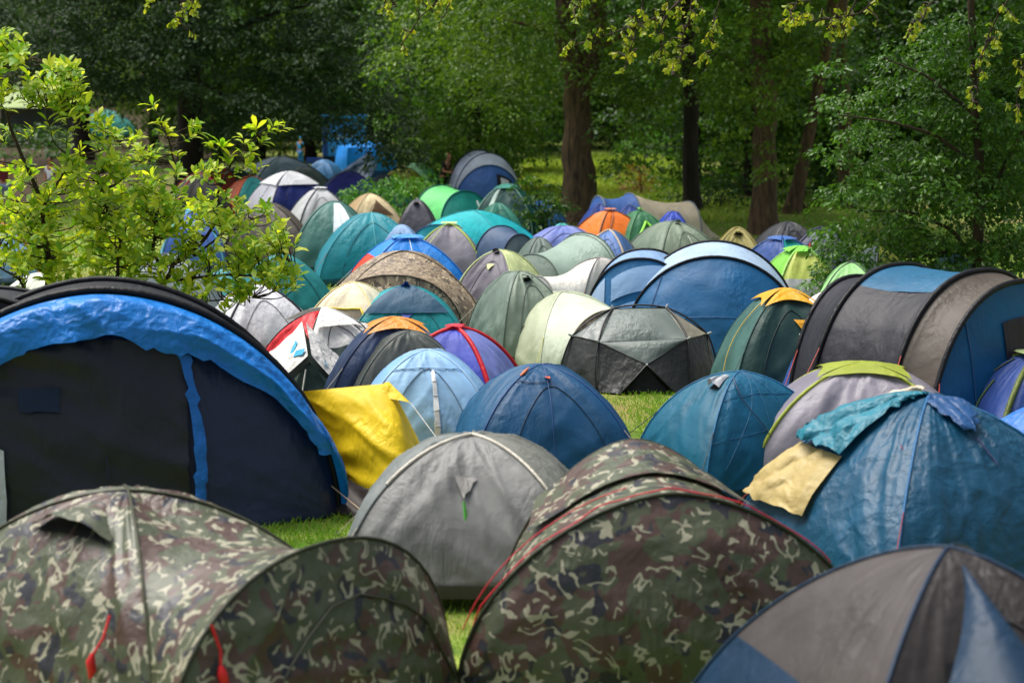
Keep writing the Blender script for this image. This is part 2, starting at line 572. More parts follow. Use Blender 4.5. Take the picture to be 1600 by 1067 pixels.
def dome(label, ax, ay, hm, w, l, rot, cols, cap=None, sleeve=None, sr=.014, a=1.0, b=1.0, bul=0.0, hem=.05, amp=.013, porch=None,
         group=None, name='dome_tent', lean=(0, 0), zipd=True):
    """crossed-pole dome; w, l in photograph pixels at the tent's distance (or metres when < 8)"""
    CNT[0] += 1
    t = Tent(); t.seed = CNT[0] * 7
    loc = place(ax, ay, hm)
    s = scale_at(loc[1])
    if w > 8: w = w / s
    if l > 8: l = l / s
    t.n = res(loc[1]); t.w, t.l, t.h, t.s = w, l, hm, s
    t.root = empty(name, loc - np.array([lean[0], lean[1], 0]) * 0, R(rot))
    tag(t.root, label, 'tent', group)
    t.c = (0, 0, hm * .3)
    C = [(-w / 2, -l / 2), (w / 2, -l / 2), (w / 2, l / 2), (-w / 2, l / 2)]

    def pole(i, T):
        ang = T * math.pi / 2
        r = np.clip(np.cos(ang), 0, 1) ** (a * 1.2)
        z = np.sin(ang) ** (b * 1.13)
        return np.stack([C[i][0] * r + lean[0] * z, C[i][1] * r + lean[1] * z, hm * z + .0 * r], -1)
    t.pole = pole

    def mk(i, amp=amp):
        j = (i + 1) % 4
        nx, ny = [(0, -1), (1, 0), (0, 1), (-1, 0)][i]
        size = l if i in (0, 2) else w

        def S(U, V):
            P = pole(i, V) * (1 - U)[..., None] + pole(j, V) * U[..., None]
            q = 4 * U * (1 - U)
            bb = (.4 * bul - .012) * size * np.sin(np.pi * np.clip(V, 0, 1)) * q
            P = P.copy()
            P[..., 0] += nx * bb; P[..., 1] += ny * bb
            P[..., 2] += hem * q * (1 - V) ** 5 + .015
            fd = folds(np.clip(U, 0, 1), np.clip(V, 0, 1), w if i in (0, 2) else l, hm * 1.25, amp, t.seed + i * 3)
            kz = .25 + .9 * V; kh = 1.05 - .8 * V; kn = np.sqrt(kz * kz + kh * kh)
            P[..., 0] += nx * fd * kh / kn; P[..., 1] += ny * fd * kh / kn; P[..., 2] += fd * kz / kn
            return P
        return S
    smooth_S = [mk(i, 0.0) for i in range(4)]
    for i in range(4):
        t.S[i] = mk(i)
    names = ['front_panel', 'side_panel', 'back_panel', 'side_panel']
    for i in range(4):
        if porch and i == 0:
            continue
        c = cols[i % len(cols)]
        if isinstance(c, tuple):         # (lower, upper, split)
            lo, up, sp = c
            surf(names[i], t.S[i], t.root, lo, v0=0, v1=sp, nu=t.n, nv=max(6, int(t.n * sp)), amp=0, seed=t.seed + i, center=t.c)
            surf('upper_panel', t.S[i], t.root, up, v0=sp, v1=1, nu=t.n, nv=max(6, int(t.n * (1 - sp))), amp=0, seed=t.seed + i + 20, center=t.c)
        else:
            surf(names[i], t.S[i], t.root, c, nu=t.n, nv=t.n, amp=0, seed=t.seed + i, center=t.c)
    if porch:
        pw, ph, out = porch['w'], porch['h'], porch['out']
        if pw > 8: pw /= s

        def curve0(Aa):
            T = 1 - np.abs(2 * Aa - 1)
            left = pole(0, T); right = pole(1, T)
            return np.where((Aa <= .5)[..., None], left, right)

        def hoop(Aa):
            an = np.pi * Aa
            x = -np.sign(np.cos(an)) * np.abs(np.cos(an)) ** .9 * pw / 2
            z = np.abs(np.sin(an)) ** .85 * ph
            return np.stack([x + porch.get('dx', 0), np.full_like(x, -l / 2 - out) - porch.get('lean', 0.0) * z, z], -1)

        def Sp(U, V):                     # U along, V across
            P = curve0(V) * (1 - U)[..., None] + hoop(V) * U[..., None]
            q = 4 * U * (1 - U)
            P = P.copy(); P[..., 2] -= porch.get('sag', .05) * q * np.sin(np.pi * V)
            P[..., 2] += .015
            return P

        def Sw(U, V):
            P = hoop(U).copy()
            P[..., 1] -= porch.get('wall_out', .25) * (1 - V) * P[..., 2] / ph + folds(np.clip(U, 0, 1), np.clip(V, 0, 1), pw, ph, amp, t.seed + 5) * np.sin(np.pi * np.clip(U, 0, 1))
            P[..., 2] = P[..., 2] * V + .015
            return P
        t.S['p'] = Sp; t.S['w'] = Sw
        surf('porch_roof', Sp, t.root, porch['roof'], nu=t.n, nv=t.n + 6, amp=0, seed=t.seed, center=(0, -l / 2, .2))
        surf('porch_door', Sw, t.root, porch['wall'], nu=t.n + 6, nv=t.n, amp=0, seed=t.seed + 4, center=(0, 0, .3))
        pc = porch.get('sleeve')
        if pc:
            aa = np.linspace(0, 1, 26)
            pp = hoop(aa); pp[:, 2] += .015
            tube('pole_sleeve', pp, sr * 1.2, t.root, pc, 6)
    if cap:
        tc = cap.get('t', .62)
        fl = cap.get('flare', .035)
        sides = cap.get('sides', (0, 1, 2, 3))
        for i in sides:
            mid = cap.get('dip', 0.0)

            def mf(A, B, mid=mid):
                v = tc + (1 - tc) * B
                v = v + mid * 4 * A * (1 - A) * (1 - B)
                return A, v
            surf('roof_cap', smooth_S[i], t.root, cap['c'], nu=t.n, nv=max(6, t.n // 2), off=.014 + 1.3 * amp, amp=.004, seed=t.seed + 40 + i, center=t.c, mapf=mf,
                 offf=lambda A, B: fl * (1 - B) ** 2)
    rs = np.random.RandomState(CNT[0])
    main = cols[0][0] if isinstance(cols[0], tuple) else cols[0]
    if not porch and main.lstrip('~=').startswith('#') or (not porch and main[:1] == '~'):
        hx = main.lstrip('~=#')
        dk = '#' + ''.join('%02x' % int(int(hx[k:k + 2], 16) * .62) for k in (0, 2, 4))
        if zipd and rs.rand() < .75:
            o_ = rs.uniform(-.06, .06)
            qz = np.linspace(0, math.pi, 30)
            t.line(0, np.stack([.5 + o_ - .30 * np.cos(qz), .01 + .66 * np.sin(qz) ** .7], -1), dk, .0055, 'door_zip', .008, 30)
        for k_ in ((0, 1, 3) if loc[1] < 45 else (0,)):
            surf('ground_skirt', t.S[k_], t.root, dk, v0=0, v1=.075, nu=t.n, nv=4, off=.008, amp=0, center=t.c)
    if loc[1] < 46:
        rc = ['#c9c2ae', '#3a3a3a', '#b9b34a', '#a8a296', '#8f2f28'][rs.randint(5)]
        for i in (0, 1, 3, 2):
            if rs.rand() < .62:
                Pq = pole(i, np.array([rs.uniform(.42, .62)]))[0]
                dq = np.array([C[i][0], C[i][1]]); dq = dq / np.linalg.norm(dq)
                rr_ = rs.uniform(.35, .7)
                E_ = np.array([C[i][0] + dq[0] * rr_, C[i][1] + dq[1] * rr_, .02])
                q_ = np.linspace(0, 1, 7)[:, None]
                tube('guy_rope', Pq + (E_ - Pq) * q_ - np.array([0, 0, .02]) * np.sin(np.pi * q_), .0045, t.root, plain(rc, .6), 4)
                tube('tent_peg', [E_ + np.array([-dq[0] * .03, -dq[1] * .03, .06]), E_, E_ + np.array([dq[0] * -.05, dq[1] * -.05, -.08])], .007, t.root, plain('#8a8c8e', .4), 5)
    if sleeve:
        for i in range(4):
            T = np.linspace(0.0, 1, 18)
            P = pole(i, T); P[:, 2] += .015
            d = P - np.array(t.c); d /= np.linalg.norm(d, axis=1, keepdims=True)
            tube('pole_sleeve', P + d * .006, sr, t.root, sleeve, 6)
    return t


def hoops(label, ax, ay, anchor, H, rot, bays, front=None, back=None, sleeve='#15161a', sr=.02, sag=.04, amp=.012, group=None, name='tunnel_tent', ends=None, ex=.9, ez=.85, root=None, center=(0, 0, .4), loc=None):
    """tunnel tent: H = list of (y, width, height, lean) in metres; anchor = index whose apex is at pixel ax, ay"""
    CNT[0] += 1
    t = Tent(); t.seed = CNT[0] * 7
    y0, w0, h0, le0 = H[anchor][:4]
    if root is None:
        ap = on_plane(ax, ay, h0)
        ya = y0 + le0 * h0
        rz = R(rot)
        loc = np.array([ap[0] + math.sin(rz) * ya, ap[1] - math.cos(rz) * ya, 0])
        t.root = empty(name, loc, rz)
        tag(t.root, label, 'tent', group)
    else:
        t.root = root
        loc = np.array(root.location)
    t.n = res(loc[1]); t.c = center; t.s = scale_at(loc[1])

    def arch(k, Aa):
        y, w, h, le = H[k][:4]
        dx = H[k][4] if len(H[k]) > 4 else 0
        an = np.pi * Aa
        x = -np.sign(np.cos(an)) * np.abs(np.cos(an)) ** ex * w / 2 + dx
        z = np.abs(np.sin(an)) ** ez * h
        return np.stack([x, y + le * z, z], -1)
    t.arch = arch

    def mkbay(k):
        def S(U, V):
            P = arch(k, V) * (1 - U)[..., None] + arch(k + 1, V) * U[..., None]
            q = 4 * U * (1 - U)
            P = P.copy()
            P[..., 2] -= sag * q * np.sin(np.pi * V)
            P[..., 0] -= sag * q * P[..., 0] / max(H[k][1], .5)
            P[..., 2] += .015
            return P
        return S
    for k in range(len(H) - 1):
        t.S[k] = mkbay(k)
        c = bays[k]
        if isinstance(c, list):
            for (v0, v1, cc) in c:
                surf('roof_panel' if v0 > .2 and v1 < .8 else 'side_panel', t.S[k], t.root, cc, v0=v0, v1=v1, nu=t.n, nv=max(8, int(t.n * 1.4 * (v1 - v0))), amp=0 if v1 - v0 < .3 else amp * .5,
                     seed=t.seed + k, center=t.c)
        else:
            surf('roof_panel', t.S[k], t.root, c, nu=t.n, nv=t.n + 8, amp=amp * .6, seed=t.seed + k, center=t.c)
    for key, idx, spec in (('f', 0, front), ('b', len(H) - 1, back)):
        if not spec:
            continue
        sg = -1 if key == 'f' else 1

        def Sw(U, V, idx=idx, sg=sg, spec=spec):
            P = arch(idx, U).copy()
            hh = H[idx][2]
            P[..., 1] = P[..., 1] * 1.0 + sg * spec.get('out', .2) * (1 - V) * P[..., 2] / hh - H[idx][3] * P[..., 2] * (1 - V)
            P[..., 1] += sg * spec.get('bul', .05) * np.sin(np.pi * V) * np.sin(np.pi * U)
            P[..., 1] += sg * folds(np.clip(U, 0, 1), np.clip(V, 0, 1), H[idx][1], H[idx][2], spec.get('amp', amp), t.seed + idx) * np.sin(np.pi * np.clip(U, 0, 1))
            P[..., 2] = P[..., 2] * V + .015
            return P
        t.S[key] = Sw
        surf('front_wall' if key == 'f' else 'back_wall', Sw, t.root, spec['c'], nu=t.n + 8, nv=t.n, amp=0, seed=t.seed + 30 + idx, center=(t.c[0], t.c[1] , t.c[2]))
    if sleeve:
        for k in range(len(H)):
            if H[k][2] < .3:
                continue
            P = arch(k, np.linspace(0, 1, 36)); P[:, 2] += .018
            d = P - np.array([0, P[:, 1].mean(), .3]); d[:, 1] = 0
            d /= np.maximum(np.linalg.norm(d, axis=1, keepdims=True), .01)
            tube('pole_sleeve', P + d * .008, sr, t.root, sleeve, 6)
    return t


def quad(name, p00, p10, p11, p01, parent, mat, n=20, amp=.012, seed=0, sag=0.0, center=None, off=0):
    p = [np.array(q, float) for q in (p00, p10, p11, p01)]

    def S(U, V):
        U = U[..., None]; V = V[..., None]
        P = p[0] * (1 - U) * (1 - V) + p[1] * U * (1 - V) + p[2] * U * V + p[3] * (1 - U) * V
        P[..., 2] -= (sag * 16 * U * (1 - U) * V * (1 - V))[..., 0]
        return P
    c = center if center is not None else (np.mean(p, axis=0) - np.array([0, -1, 1.0]))
    o = surf(name, S, parent, mat, nu=n, nv=n, amp=amp, seed=seed, center=c, off=off)
    return o, S


# ================================================================== ground
def ground_material():
    m, nt, out = new_mat('worn_meadow_grass')
    L = nt.links.new
    tc = N(nt, 'ShaderNodeTexCoord')

    def noise(sc, det):
        n = N(nt, 'ShaderNodeTexNoise'); n.inputs['Scale'].default_value = sc; n.inputs['Detail'].default_value = det
        L(tc.outputs['Object'], n.inputs['Vector'])
        return n.outputs[0]
    n1, n2, n3 = noise(0.35, 6), noise(3.0, 6), noise(40, 3)
    r1 = N(nt, 'ShaderNodeValToRGB')
    r1.color_ramp.elements[0].color = lin('#4d6a24'); r1.color_ramp.elements[0].position = .35
    r1.color_ramp.elements[1].color = lin('#8a9a45'); r1.color_ramp.elements[1].position = .62
    L(n2, r1.inputs[0])
    r2 = N(nt, 'ShaderNodeValToRGB')
    r2.color_ramp.elements[0].color = (0, 0, 0, 1); r2.color_ramp.elements[0].position = .5
    r2.color_ramp.elements[1].color = (1, 1, 1, 1); r2.color_ramp.elements[1].position = .68
    L(n1, r2.inputs[0])
    mx = N(nt, 'ShaderNodeMix', data_type='RGBA'); L(r2.outputs[0], mx.inputs[0]); L(r1.outputs[0], mx.inputs[6]); mx.inputs[7].default_value = lin('#8c7b4e')
    # trodden earth bank on the left, tree shade darkened into its brown: world-position mask
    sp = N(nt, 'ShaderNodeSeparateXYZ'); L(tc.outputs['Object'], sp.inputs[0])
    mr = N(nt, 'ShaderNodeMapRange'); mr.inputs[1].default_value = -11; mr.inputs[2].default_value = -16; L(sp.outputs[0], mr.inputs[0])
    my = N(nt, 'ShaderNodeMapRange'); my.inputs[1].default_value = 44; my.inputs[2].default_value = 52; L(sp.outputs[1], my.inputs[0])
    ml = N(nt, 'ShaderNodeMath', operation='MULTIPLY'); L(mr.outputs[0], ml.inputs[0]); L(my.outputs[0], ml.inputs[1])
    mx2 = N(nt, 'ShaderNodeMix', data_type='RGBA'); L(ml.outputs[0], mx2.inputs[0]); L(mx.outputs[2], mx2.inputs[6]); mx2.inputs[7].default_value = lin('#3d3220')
    bp = N(nt, 'ShaderNodeBump'); bp.inputs['Strength'].default_value = .7; bp.inputs['Distance'].default_value = .05; L(n3, bp.inputs['Height'])
    p = N(nt, 'ShaderNodeBsdfPrincipled'); L(mx2.outputs[2], p.inputs['Base Color']); p.inputs['Roughness'].default_value = .95
    p.inputs['Specular IOR Level'].default_value = .2
    L(bp.outputs[0], p.inputs['Normal']); L(p.outputs[0], out.inputs[0])
    return m


gx = np.linspace(-260, 260, 70); gy = np.linspace(-20, 420, 70)
GX, GY = np.meshgrid(gx, gy, indexing='ij')
GZ = np.where(GY > 130, (GY - 130) * .02, 0) * 1.0
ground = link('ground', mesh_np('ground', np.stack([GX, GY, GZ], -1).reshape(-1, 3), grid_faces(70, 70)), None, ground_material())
tag(ground, 'worn green meadow grass under the crowded tents', kind='structure')


# ================================================================== foreground tents
# --- woodland camouflage dome with a porch (lower left)
t = dome('camouflage tent with arched porch and red cords beside the navy tunnel tent', 200, 770, 1.36, 2.0, 2.6, 54, ['camo'], a=.92, b=.95, amp=.02, sleeve='#3c3f2c', sr=.012,
         porch=dict(w=2.7, h=1.25, out=.45, sag=.2, roof='camo', wall='camo', sleeve='#2f3324', wall_out=.35))
t.hood(3, 'camo', .5, .80, .62, .16, .16)
t.line('w', [(.30, .0), (.36, .45), (.52, .74), (.7, .6), (.83, .05)], '#2a2d20', .009, 'zip')
for (k, u, v) in ((0, .30, .52),):
    pass
P = t.pt('p', 1.0, .26)
tube('guy_cord', [P + np.array([0, -.02, .02]), P + np.array([.03, -.06, -.14]), P + np.array([.0, -.09, -.25])], .010, t.root, plain('#c3161c', .5))
tube('cord_bundle', [P + np.array([0, -.09, -.22]), P + np.array([.0, -.10, -.27]), P + np.array([.015, -.10, -.33]), P + np.array([.0, -.1, -.38])], [.012, .032, .03, .008], t.root, plain('#d0161d', .5), 8)
P = t.pt(3, .86, .40)
P = P + np.array([-.10, 0, 0])
tube('guy_cord', [P + np.array([.06, 0, .03]), P + np.array([-.02, -.02, -.1]), P + np.array([-.1, 0, -.2])], .010, t.root, plain('#c3161c', .5))
tube('cord_bundle', [P + np.array([-.09, 0, -.18]), P + np.array([-.11, 0, -.23]), P + np.array([-.10, 0, -.29]), P + np.array([-.12, 0, -.34])], [.012, .03, .028, .008], t.root, plain('#d0161d', .5), 8)

# --- woodland camouflage tent with the big front arch (centre)
t = hoops('camouflage tent with broad front arch edged by a red cord', 1050, 777, 0,
          [(-1.05, 3.0, 1.30, .04), (.30, 2.1, 1.42, 0.0), (1.55, 1.3, .05, 0)], 8, ['camo', 'camo'],
          front=dict(c='camo', out=.3, amp=.03, bul=.06), sleeve='#2e3122', sr=.016, sag=.05, amp=.016, name='tunnel_tent', ex=1.2, ez=1.08)


def capmap(A, B):
    return .80 + .42 * B * 0 + .20 * B, .28 + .44 * A


surf('roof_cap', t.S[0], t.root, 'camo', nu=24, nv=10, off=.02, amp=.004, seed=3, center=t.c, mapf=lambda A, B: (.42 + .575 * B, .24 + .5 * A), offf=lambda A, B: .05 * np.clip(1 - 8 * A, 0, 1) + .05 * np.clip(8 * A - 7, 0, 1) + .02 * (1 - B))
aa = np.linspace(.06, .8, 40)
pp = t.arch(0, aa); pp[:, 2] += .055; pp[:, 1] += .035
pp += np.stack([vn(aa * 30, aa * 0, 2), vn(aa * 30, aa * 0 + 5, 3), vn(aa * 22, aa * 0 + 9, 4)], -1) * .03 - .015
tube('edge_cord', pp, .006, t.root, plain('#c21a2c', .5))
pp2 = t.arch(0, np.linspace(.08, .42, 26)); pp2[:, 2] += .10; pp2[:, 1] += .10; pp2[:, 0] -= .02
tube('edge_cord', pp2, .005, t.root, plain('#b8172a', .5))

# --- grey and blue tent, out of focus (lower right)
t = dome('grey dome tent with blue triangular vent hood and blue edging', 1482, 860, 1.66, 2.4, 2.5, 14, ['#302c2c', '#302c2c', '#132638', ('#12304a', '#464140', .44)], sleeve='#16304a', sr=.011, a=1.05, b=1.08, amp=.006)
t.band(0, '#123049', 0, 1, 0, 1, 'vent_hood', .015, .004, 3, lambda A, B: (.44 + (A - .5) * .46 * (.06 + .94 * B), .84 - .36 * B), lambda A, B: .26 * B ** 1.4 * (1 - (2 * A - 1) ** 2), 14, 12)
surf('vent_mesh', t.S[0], t.root, '=101114', nu=8, nv=6, off=.008, amp=0, center=t.c, mapf=lambda A, B: (.44 + (A - .5) * .42, .58 - .14 * B))

# --- large navy tunnel with blue arch band (left)
t = hoops('large navy tunnel tent with bright blue arch band over a dark door', 152, 457, 0,
          [(-.9, 4.4, 2.22, .0), (.7, 4.25, 2.14, 0), (2.0, 3.2, .06, 0)], 12, ['#15171f', '#15171f'],
          front=dict(c=fabric('#17274a', rough=.42, crinkle=.6, spec=.5), out=.45, amp=.010, bul=.04), sleeve='#0e1016', sr=.04, sag=.05, ex=1.08, ez=.97)


def bandmap(A, B):
    vb = .79 - .30 * np.abs(2 * A - 1) ** 2.3 - .012 * np.sin(A * 23) + .01 * np.sin(A * 51)
    return .02 + .965 * A, vb + (.985 - vb) * B


o = surf('arch_band', t.S['f'], t.root, fabric('#0a76cc', rough=.42, crinkle=2.0, spec=.45), nu=150, nv=34, off=.15, amp=.045, seed=11, center=t.c, mapf=bandmap, offf=lambda A, B: .02 * (1 - B) - .12 * B ** 4 - .10 * np.abs(2 * A - 1) ** 8)
o['label'] = 'bright blue crumpled arch band'
surf('door_strap', t.S['f'], t.root, '~0e68c0', nu=7, nv=40, off=.15, amp=.006, seed=4, center=t.c, mapf=lambda A, B: (.622 + .020 * np.sin(np.pi * (1 - B) * .8) + .013 * (A - .5) * (1.6 - .5 * B), .0 + .77 * B))
surf('door_edge', t.S['f'], t.root, '~b9bcc2', nu=8, nv=20, off=.16, amp=.008, seed=4, center=t.c, mapf=lambda A, B: (.31 + .055 * A, .0 + (.50 - .1 * A) * B))
def door_folds(A, B):
    q = vn((A * 1.15 + B * .9) * 5.5, (A - B) * 1.6 + 3, 7)
    q2 = vn((A * 1.3 + B * .7) * 11, (A - B) * 2.5 + 9, 8)
    return .065 * (1 - np.abs(2 * q - 1)) ** 1.6 + .025 * (1 - np.abs(2 * q2 - 1)) ** 2


surf('door_panel', t.S['f'], t.root, fabric('#161c2a', rough=.45, crinkle=.5, spec=.5), nu=60, nv=50, off=.02, amp=.0, seed=2, center=t.c, mapf=lambda A, B: (.10 + .525 * A, (.80 - .30 * np.abs(2 * (.10 + .525 * A) - 1) ** 2.3) * B), offf=door_folds)
def win_off(A, B):
    u = .385 + .055 * A; v = .55 + .10 * B
    return door_folds((u - .10) / .525, v / (.80 - .30 * np.abs(2 * u - 1) ** 2.3))


surf('clear_window', t.S['f'], t.root, fabric('#0d2440', rough=.35, crinkle=.3), nu=10, nv=8, off=.065, amp=0, center=t.c, mapf=lambda A, B: (.385 + .055 * A, .55 + .10 * B - .03 * A), offf=win_off)  # blue reflection on the window, painted as its own colour
surf('clear_window', t.S['f'], t.root, fabric('#1b2233', rough=.35, crinkle=.3), nu=4, nv=8, off=.14, amp=0, center=t.c, mapf=lambda A, B: (.508 + .003 * A, .22 + .12 * B))
# black side skirt behind the band on the right
P0 = t.arch(0, np.array([.985]))[0]
t.rope('f', .93, .55, .55, -1.35, '#b9a184', .007)
t.rope(0, .5, .985, .6, -.5, '#2a2a2a', .006)

# --- second dark tunnel whose roof edge shows at the frame's left side
t = hoops('plain black tunnel tent behind the navy tent with the blue band', -60, 466, 0, [(-.6, 3.0, 2.1, 0), (.9, 2.9, 2.0, 0), (1.7, 2.0, .06, 0)], 6, ['#23252e', '#23252e'], front=dict(c='#20222b', out=.2), sr=.03)

# --- grey dome in the gap between the camouflage tents
t = dome('plain grey dome tent with green cord and white top trim', 738, 684, 1.22, 1.98, 1.8, -4, ['#7c7d7b', '#74766f', '#74766f', '#6f7675'], a=.86, b=.92, amp=.022, bul=.09, hem=.09, sleeve='#5d6462', sr=.012)
t.tri(0, '~74736f', .50, .60, .16, .115, lift=.03)
P = t.pt(0, .50, .485)
tube('green_cord', [P + np.array([0, -.05, 0]), P + np.array([.012, -.085, -.12]), P + np.array([0.02, -.12, -.25]), P + np.array([.05, -.15, -.42]), P + np.array([.075, -.17, -.52])], .010, t.root, plain('#56b443', .5))
tube('green_cord', [P + np.array([.005, -.05, -.02]), P + np.array([.03, -.085, -.14]), P + np.array([.02, -.12, -.3]), P + np.array([.07, -.16, -.5])], .007, t.root, plain('#6cc65a', .5))
for i, rng in ((0, (.55, 1.0)), (1, (.25, 1.0))):
    T = np.linspace(rng[0], rng[1], 24)
    Pp = t.pole(i, T); Pp[:, 2] += .02
    d = Pp - np.array([0, 0, .3]); d /= np.linalg.norm(d, axis=1, keepdims=True)
    tube('top_trim', Pp + d * .012, np.linspace(.010, .016, 24) if i else .016, t.root, '~c9c3b4', 7)

# --- yellow ridge tent
A3 = at_depth(440, 622, 18.2); B3 = at_depth(606, 598, 17.6)
A3 = on_plane(425, 616, 1.08); B3 = on_plane(604, 599, 1.18)
C3 = on_plane(648, 812, .08); D3 = on_plane(465, 696, .38)
base = np.array([(A3[0] + B3[0]) / 2, (A3[1] + B3[1]) / 2, 0])
root = empty('ridge_tent', base)
tag(root, 'bright yellow ridge tent with sagging fly over a dark inner', 'tent')
loc_ = lambda p: np.array(p) - base
cen = np.array([0, .0, .2])
YEL = fabric('#e8c81e', crinkle=.6, trans=.2)
Bb = on_plane(672, 704, .42)
_n = 61
_q = np.linspace(0, 1, _n)
_end = loc_(Bb) + np.array([.02, .25, -.25])
_hem = np.array([loc_(D3) + (loc_(C3) - loc_(D3)) * min(u / .68, 1) if u < .68 else loc_(C3) + (_end - loc_(C3)) * ((u - .68) / .32) for u in _q])
_rid = np.array([loc_(A3) + (loc_(B3) - loc_(A3)) * min(u / .72, 1) for u in _q])
for _ in range(26):
    _hem[1:-1] = (_hem[:-2] + 2 * _hem[1:-1] + _hem[2:]) / 4
for _ in range(8):
    _rid[1:-1] = (_rid[:-2] + 2 * _rid[1:-1] + _rid[2:]) / 4


def Sy(U, V):
    h3 = np.stack([np.interp(U, _q, _hem[:, k]) for k in range(3)], -1); r3 = np.stack([np.interp(U, _q, _rid[:, k]) for k in range(3)], -1)
    P = h3 * (1 - V)[..., None] + r3 * V[..., None]
    P[..., 2] += .10 * np.sin(np.pi * V) * V
    P[..., 1] -= .05 * np.sin(np.pi * V)
    P[..., 2] += .02 * np.sin(U * 21) * (1 - V) ** 2
    return P


surf('fly_side', Sy, root, YEL, nu=70, nv=44, amp=.035, seed=5, center=cen)
quad('end_flap', loc_(B3) + np.array([-.10, -.12, -.12]), loc_(on_plane(642, 630, 1.02)), loc_(B3) + np.array([.02, .02, .015]), loc_(B3) + np.array([-.02, -.02, .012]), root, fabric('#e8c81e', crinkle=.7, trans=.2), 14, .004, 8, 0, cen)
quad('fly_side', loc_(B3) + np.array([.1, 1.3, -1.1]), loc_(A3) + np.array([0, 1.3, -.95]), loc_(A3), loc_(B3), root, fabric('#e8c81e', crinkle=.7, trans=.2), 20, .02, 6, .03, cen)
quad('fly_end', loc_(Bb) + np.array([0, 0, -.3]), loc_(B3) + np.array([.1, 1.3, -1.1]), loc_(B3), loc_(B3), root, fabric('#e8c81a', crinkle=1.3, trans=.2), 14, .01, 9, 0, cen)
quad('inner_wall', loc_(on_plane(470, 800, .02)) + np.array([0, .12, 0]), loc_(C3) + np.array([-.05, .1, -.1]), loc_(C3) + np.array([-.1, .45, .35]), loc_(D3) + np.array([0, .3, .25]), root, '#332c2b', 20, .03, 4, 0, cen)
tube('ridge_pole', [loc_(A3) + np.array([0, .02, -.06]), loc_(B3) + np.array([-.05, .02, -.06])], .012, root, plain('#8a8a86', .4))
tube('guy_rope', [loc_(on_plane(642, 630, 1.02)), loc_(on_plane(642, 630, 1.02)) + np.array([.35, -.5, -.35]), loc_(on_plane(642, 630, 1.02)) + np.array([.95, -1.1, -.97])], .004, root, plain('#d8d5cc', .5))

# --- navy blue dome with an orange tab
t = dome('navy blue dome tent with small orange tab on its front', 846, 572, 1.18, 262, 1.75, 9, ['#10486f', '#0f4266', '#0f4266', '#185076'], a=.95, b=1.0, amp=.016, bul=.1, hem=.03, sleeve='#284d86', sr=.008)
t.tri(0, '~e2622f', .50, .755, .12, .06, lift=.06, label='orange guy tab')
t.line(0, [(.50, .70), (.25, .70), (.02, .725)], '#1b2d4d', .005, 'cord')
t.line(0, [(.5, .0), (.49, .4), (.5, .95)], '#23467e', .004, 'seam')
P = t.pole(0, np.array([.80]))[0]
tube('orange_trim', [P + np.array([-.03, -.02, .01]), P + np.array([.02, 0, .05]), P + np.array([.07, .05, .085])], [.012, .016, .006], t.root, plain('#d9794b', .6))

# --- blue dome with a grey vent hood
t = dome('teal blue dome tent with grey vent hood and taut seams', 1155, 583, 1.2, 1.7, 1.4, 27, ['#0a5676', '#0c5a7c', '#0a506e', '#155c76'], a=.92, b=.92, amp=.012, bul=.08, sleeve='#2c6c98', sr=.008, hem=.07)
t.hood(3, '~b9bcc0', .72, .86, .30, .16, .12, narrow=.7)
for pts in ([(.12, .2), (.35, .55), (.5, .97)], [(.45, 0), (.5, .5), (.55, .95)], [(.8, .0), (.72, .5), (.6, .95)], [(.02, .62), (.5, .66), (.98, .62)], [(.0, .35), (.5, .4), (1, .35)]):
    t.line(0, pts, '#175a80', .003, 'seam', .004)
t.line(0, [(.05, .82), (.4, .45), (.66, .05)], '#16324f', .006, 'cord', .03)

# --- grey dome with lime edging
t = dome('grey dome tent with lime green edging and lime top', 1348, 573, 1.27, 2.25, 1.7, -8, ['#8b8791', '#807c86', '#7d7983', '#777380'], cap=dict(c='#8e9a33', t=.72, flare=.02, dip=.06), sleeve='#99a63a', sr=.02, zipd=False, a=.9, b=.95, amp=.016, bul=.08)

# --- big blue dome with teal and cream loose sheet
t = dome('big blue dome tent with loose teal and cream sheet hanging over its side', 1452, 620, 1.5, 2.45, 2.4, 25, ['~0a4562', '~0a425e', '~0a425e', '~0c4a68'], a=1.1, b=1.06, amp=.018, bul=.07, sleeve='#2a6595', sr=.012, hem=.05)
t.band(0, '~17487a', 0, 1, 0, 1, 'vent_hood', .014, .006, 3, lambda A, B: (.50 + (A - .5) * (1 - .97 * B) * .98, .88 - .24 * B), lambda A, B: .06 * B, 20, 12)
t.band(0, '~164676', 0, 1, 0, 1, 'roof_cap', .012, .004, 5, lambda A, B: (A, .895 + .105 * B), None, 20, 8)
surf('loose_sheet', t.S[3], t.root, '~1f7488', nu=30, nv=30, off=.03, amp=.03, seed=5, center=t.c, mapf=lambda A, B: (.02 + .46 * A + .12 * B * A, .50 + .485 * B), offf=lambda A, B: .05 * (1 - B))['label'] = 'teal part of the loose sheet'
surf('loose_sheet', t.S[3], t.root, '~b5a168', nu=26, nv=20, off=.03, amp=.018, seed=8, center=t.c, mapf=lambda A, B: (.0 + .46 * A, .26 + .245 * B), offf=lambda A, B: .03 * (1 - B))['label'] = 'cream part of the loose sheet'
surf('cream_corner', t.S[2], t.root, '~d8c7ae', nu=10, nv=8, off=.05, amp=.01, seed=8, center=t.c, mapf=lambda A, B: (.30 + .55 * A, .74 + .20 * B))
P = t.pt(0, .50, .64)
tube('guy_rope', [P + np.array([0, -.07, 0]), P + np.array([.25, -.42, -.5]), P + np.array([.5, -.80, -1.05])], .007, t.root, plain('#4b4a78', .5))
P = t.pt(3, .9, .62)
tube('guy_rope', [P + np.array([-.03, 0, 0]), P + np.array([-.10, -.3, -.35]), P + np.array([-.2, -.6, -.7])], .006, t.root, plain('#7c3f56', .5))

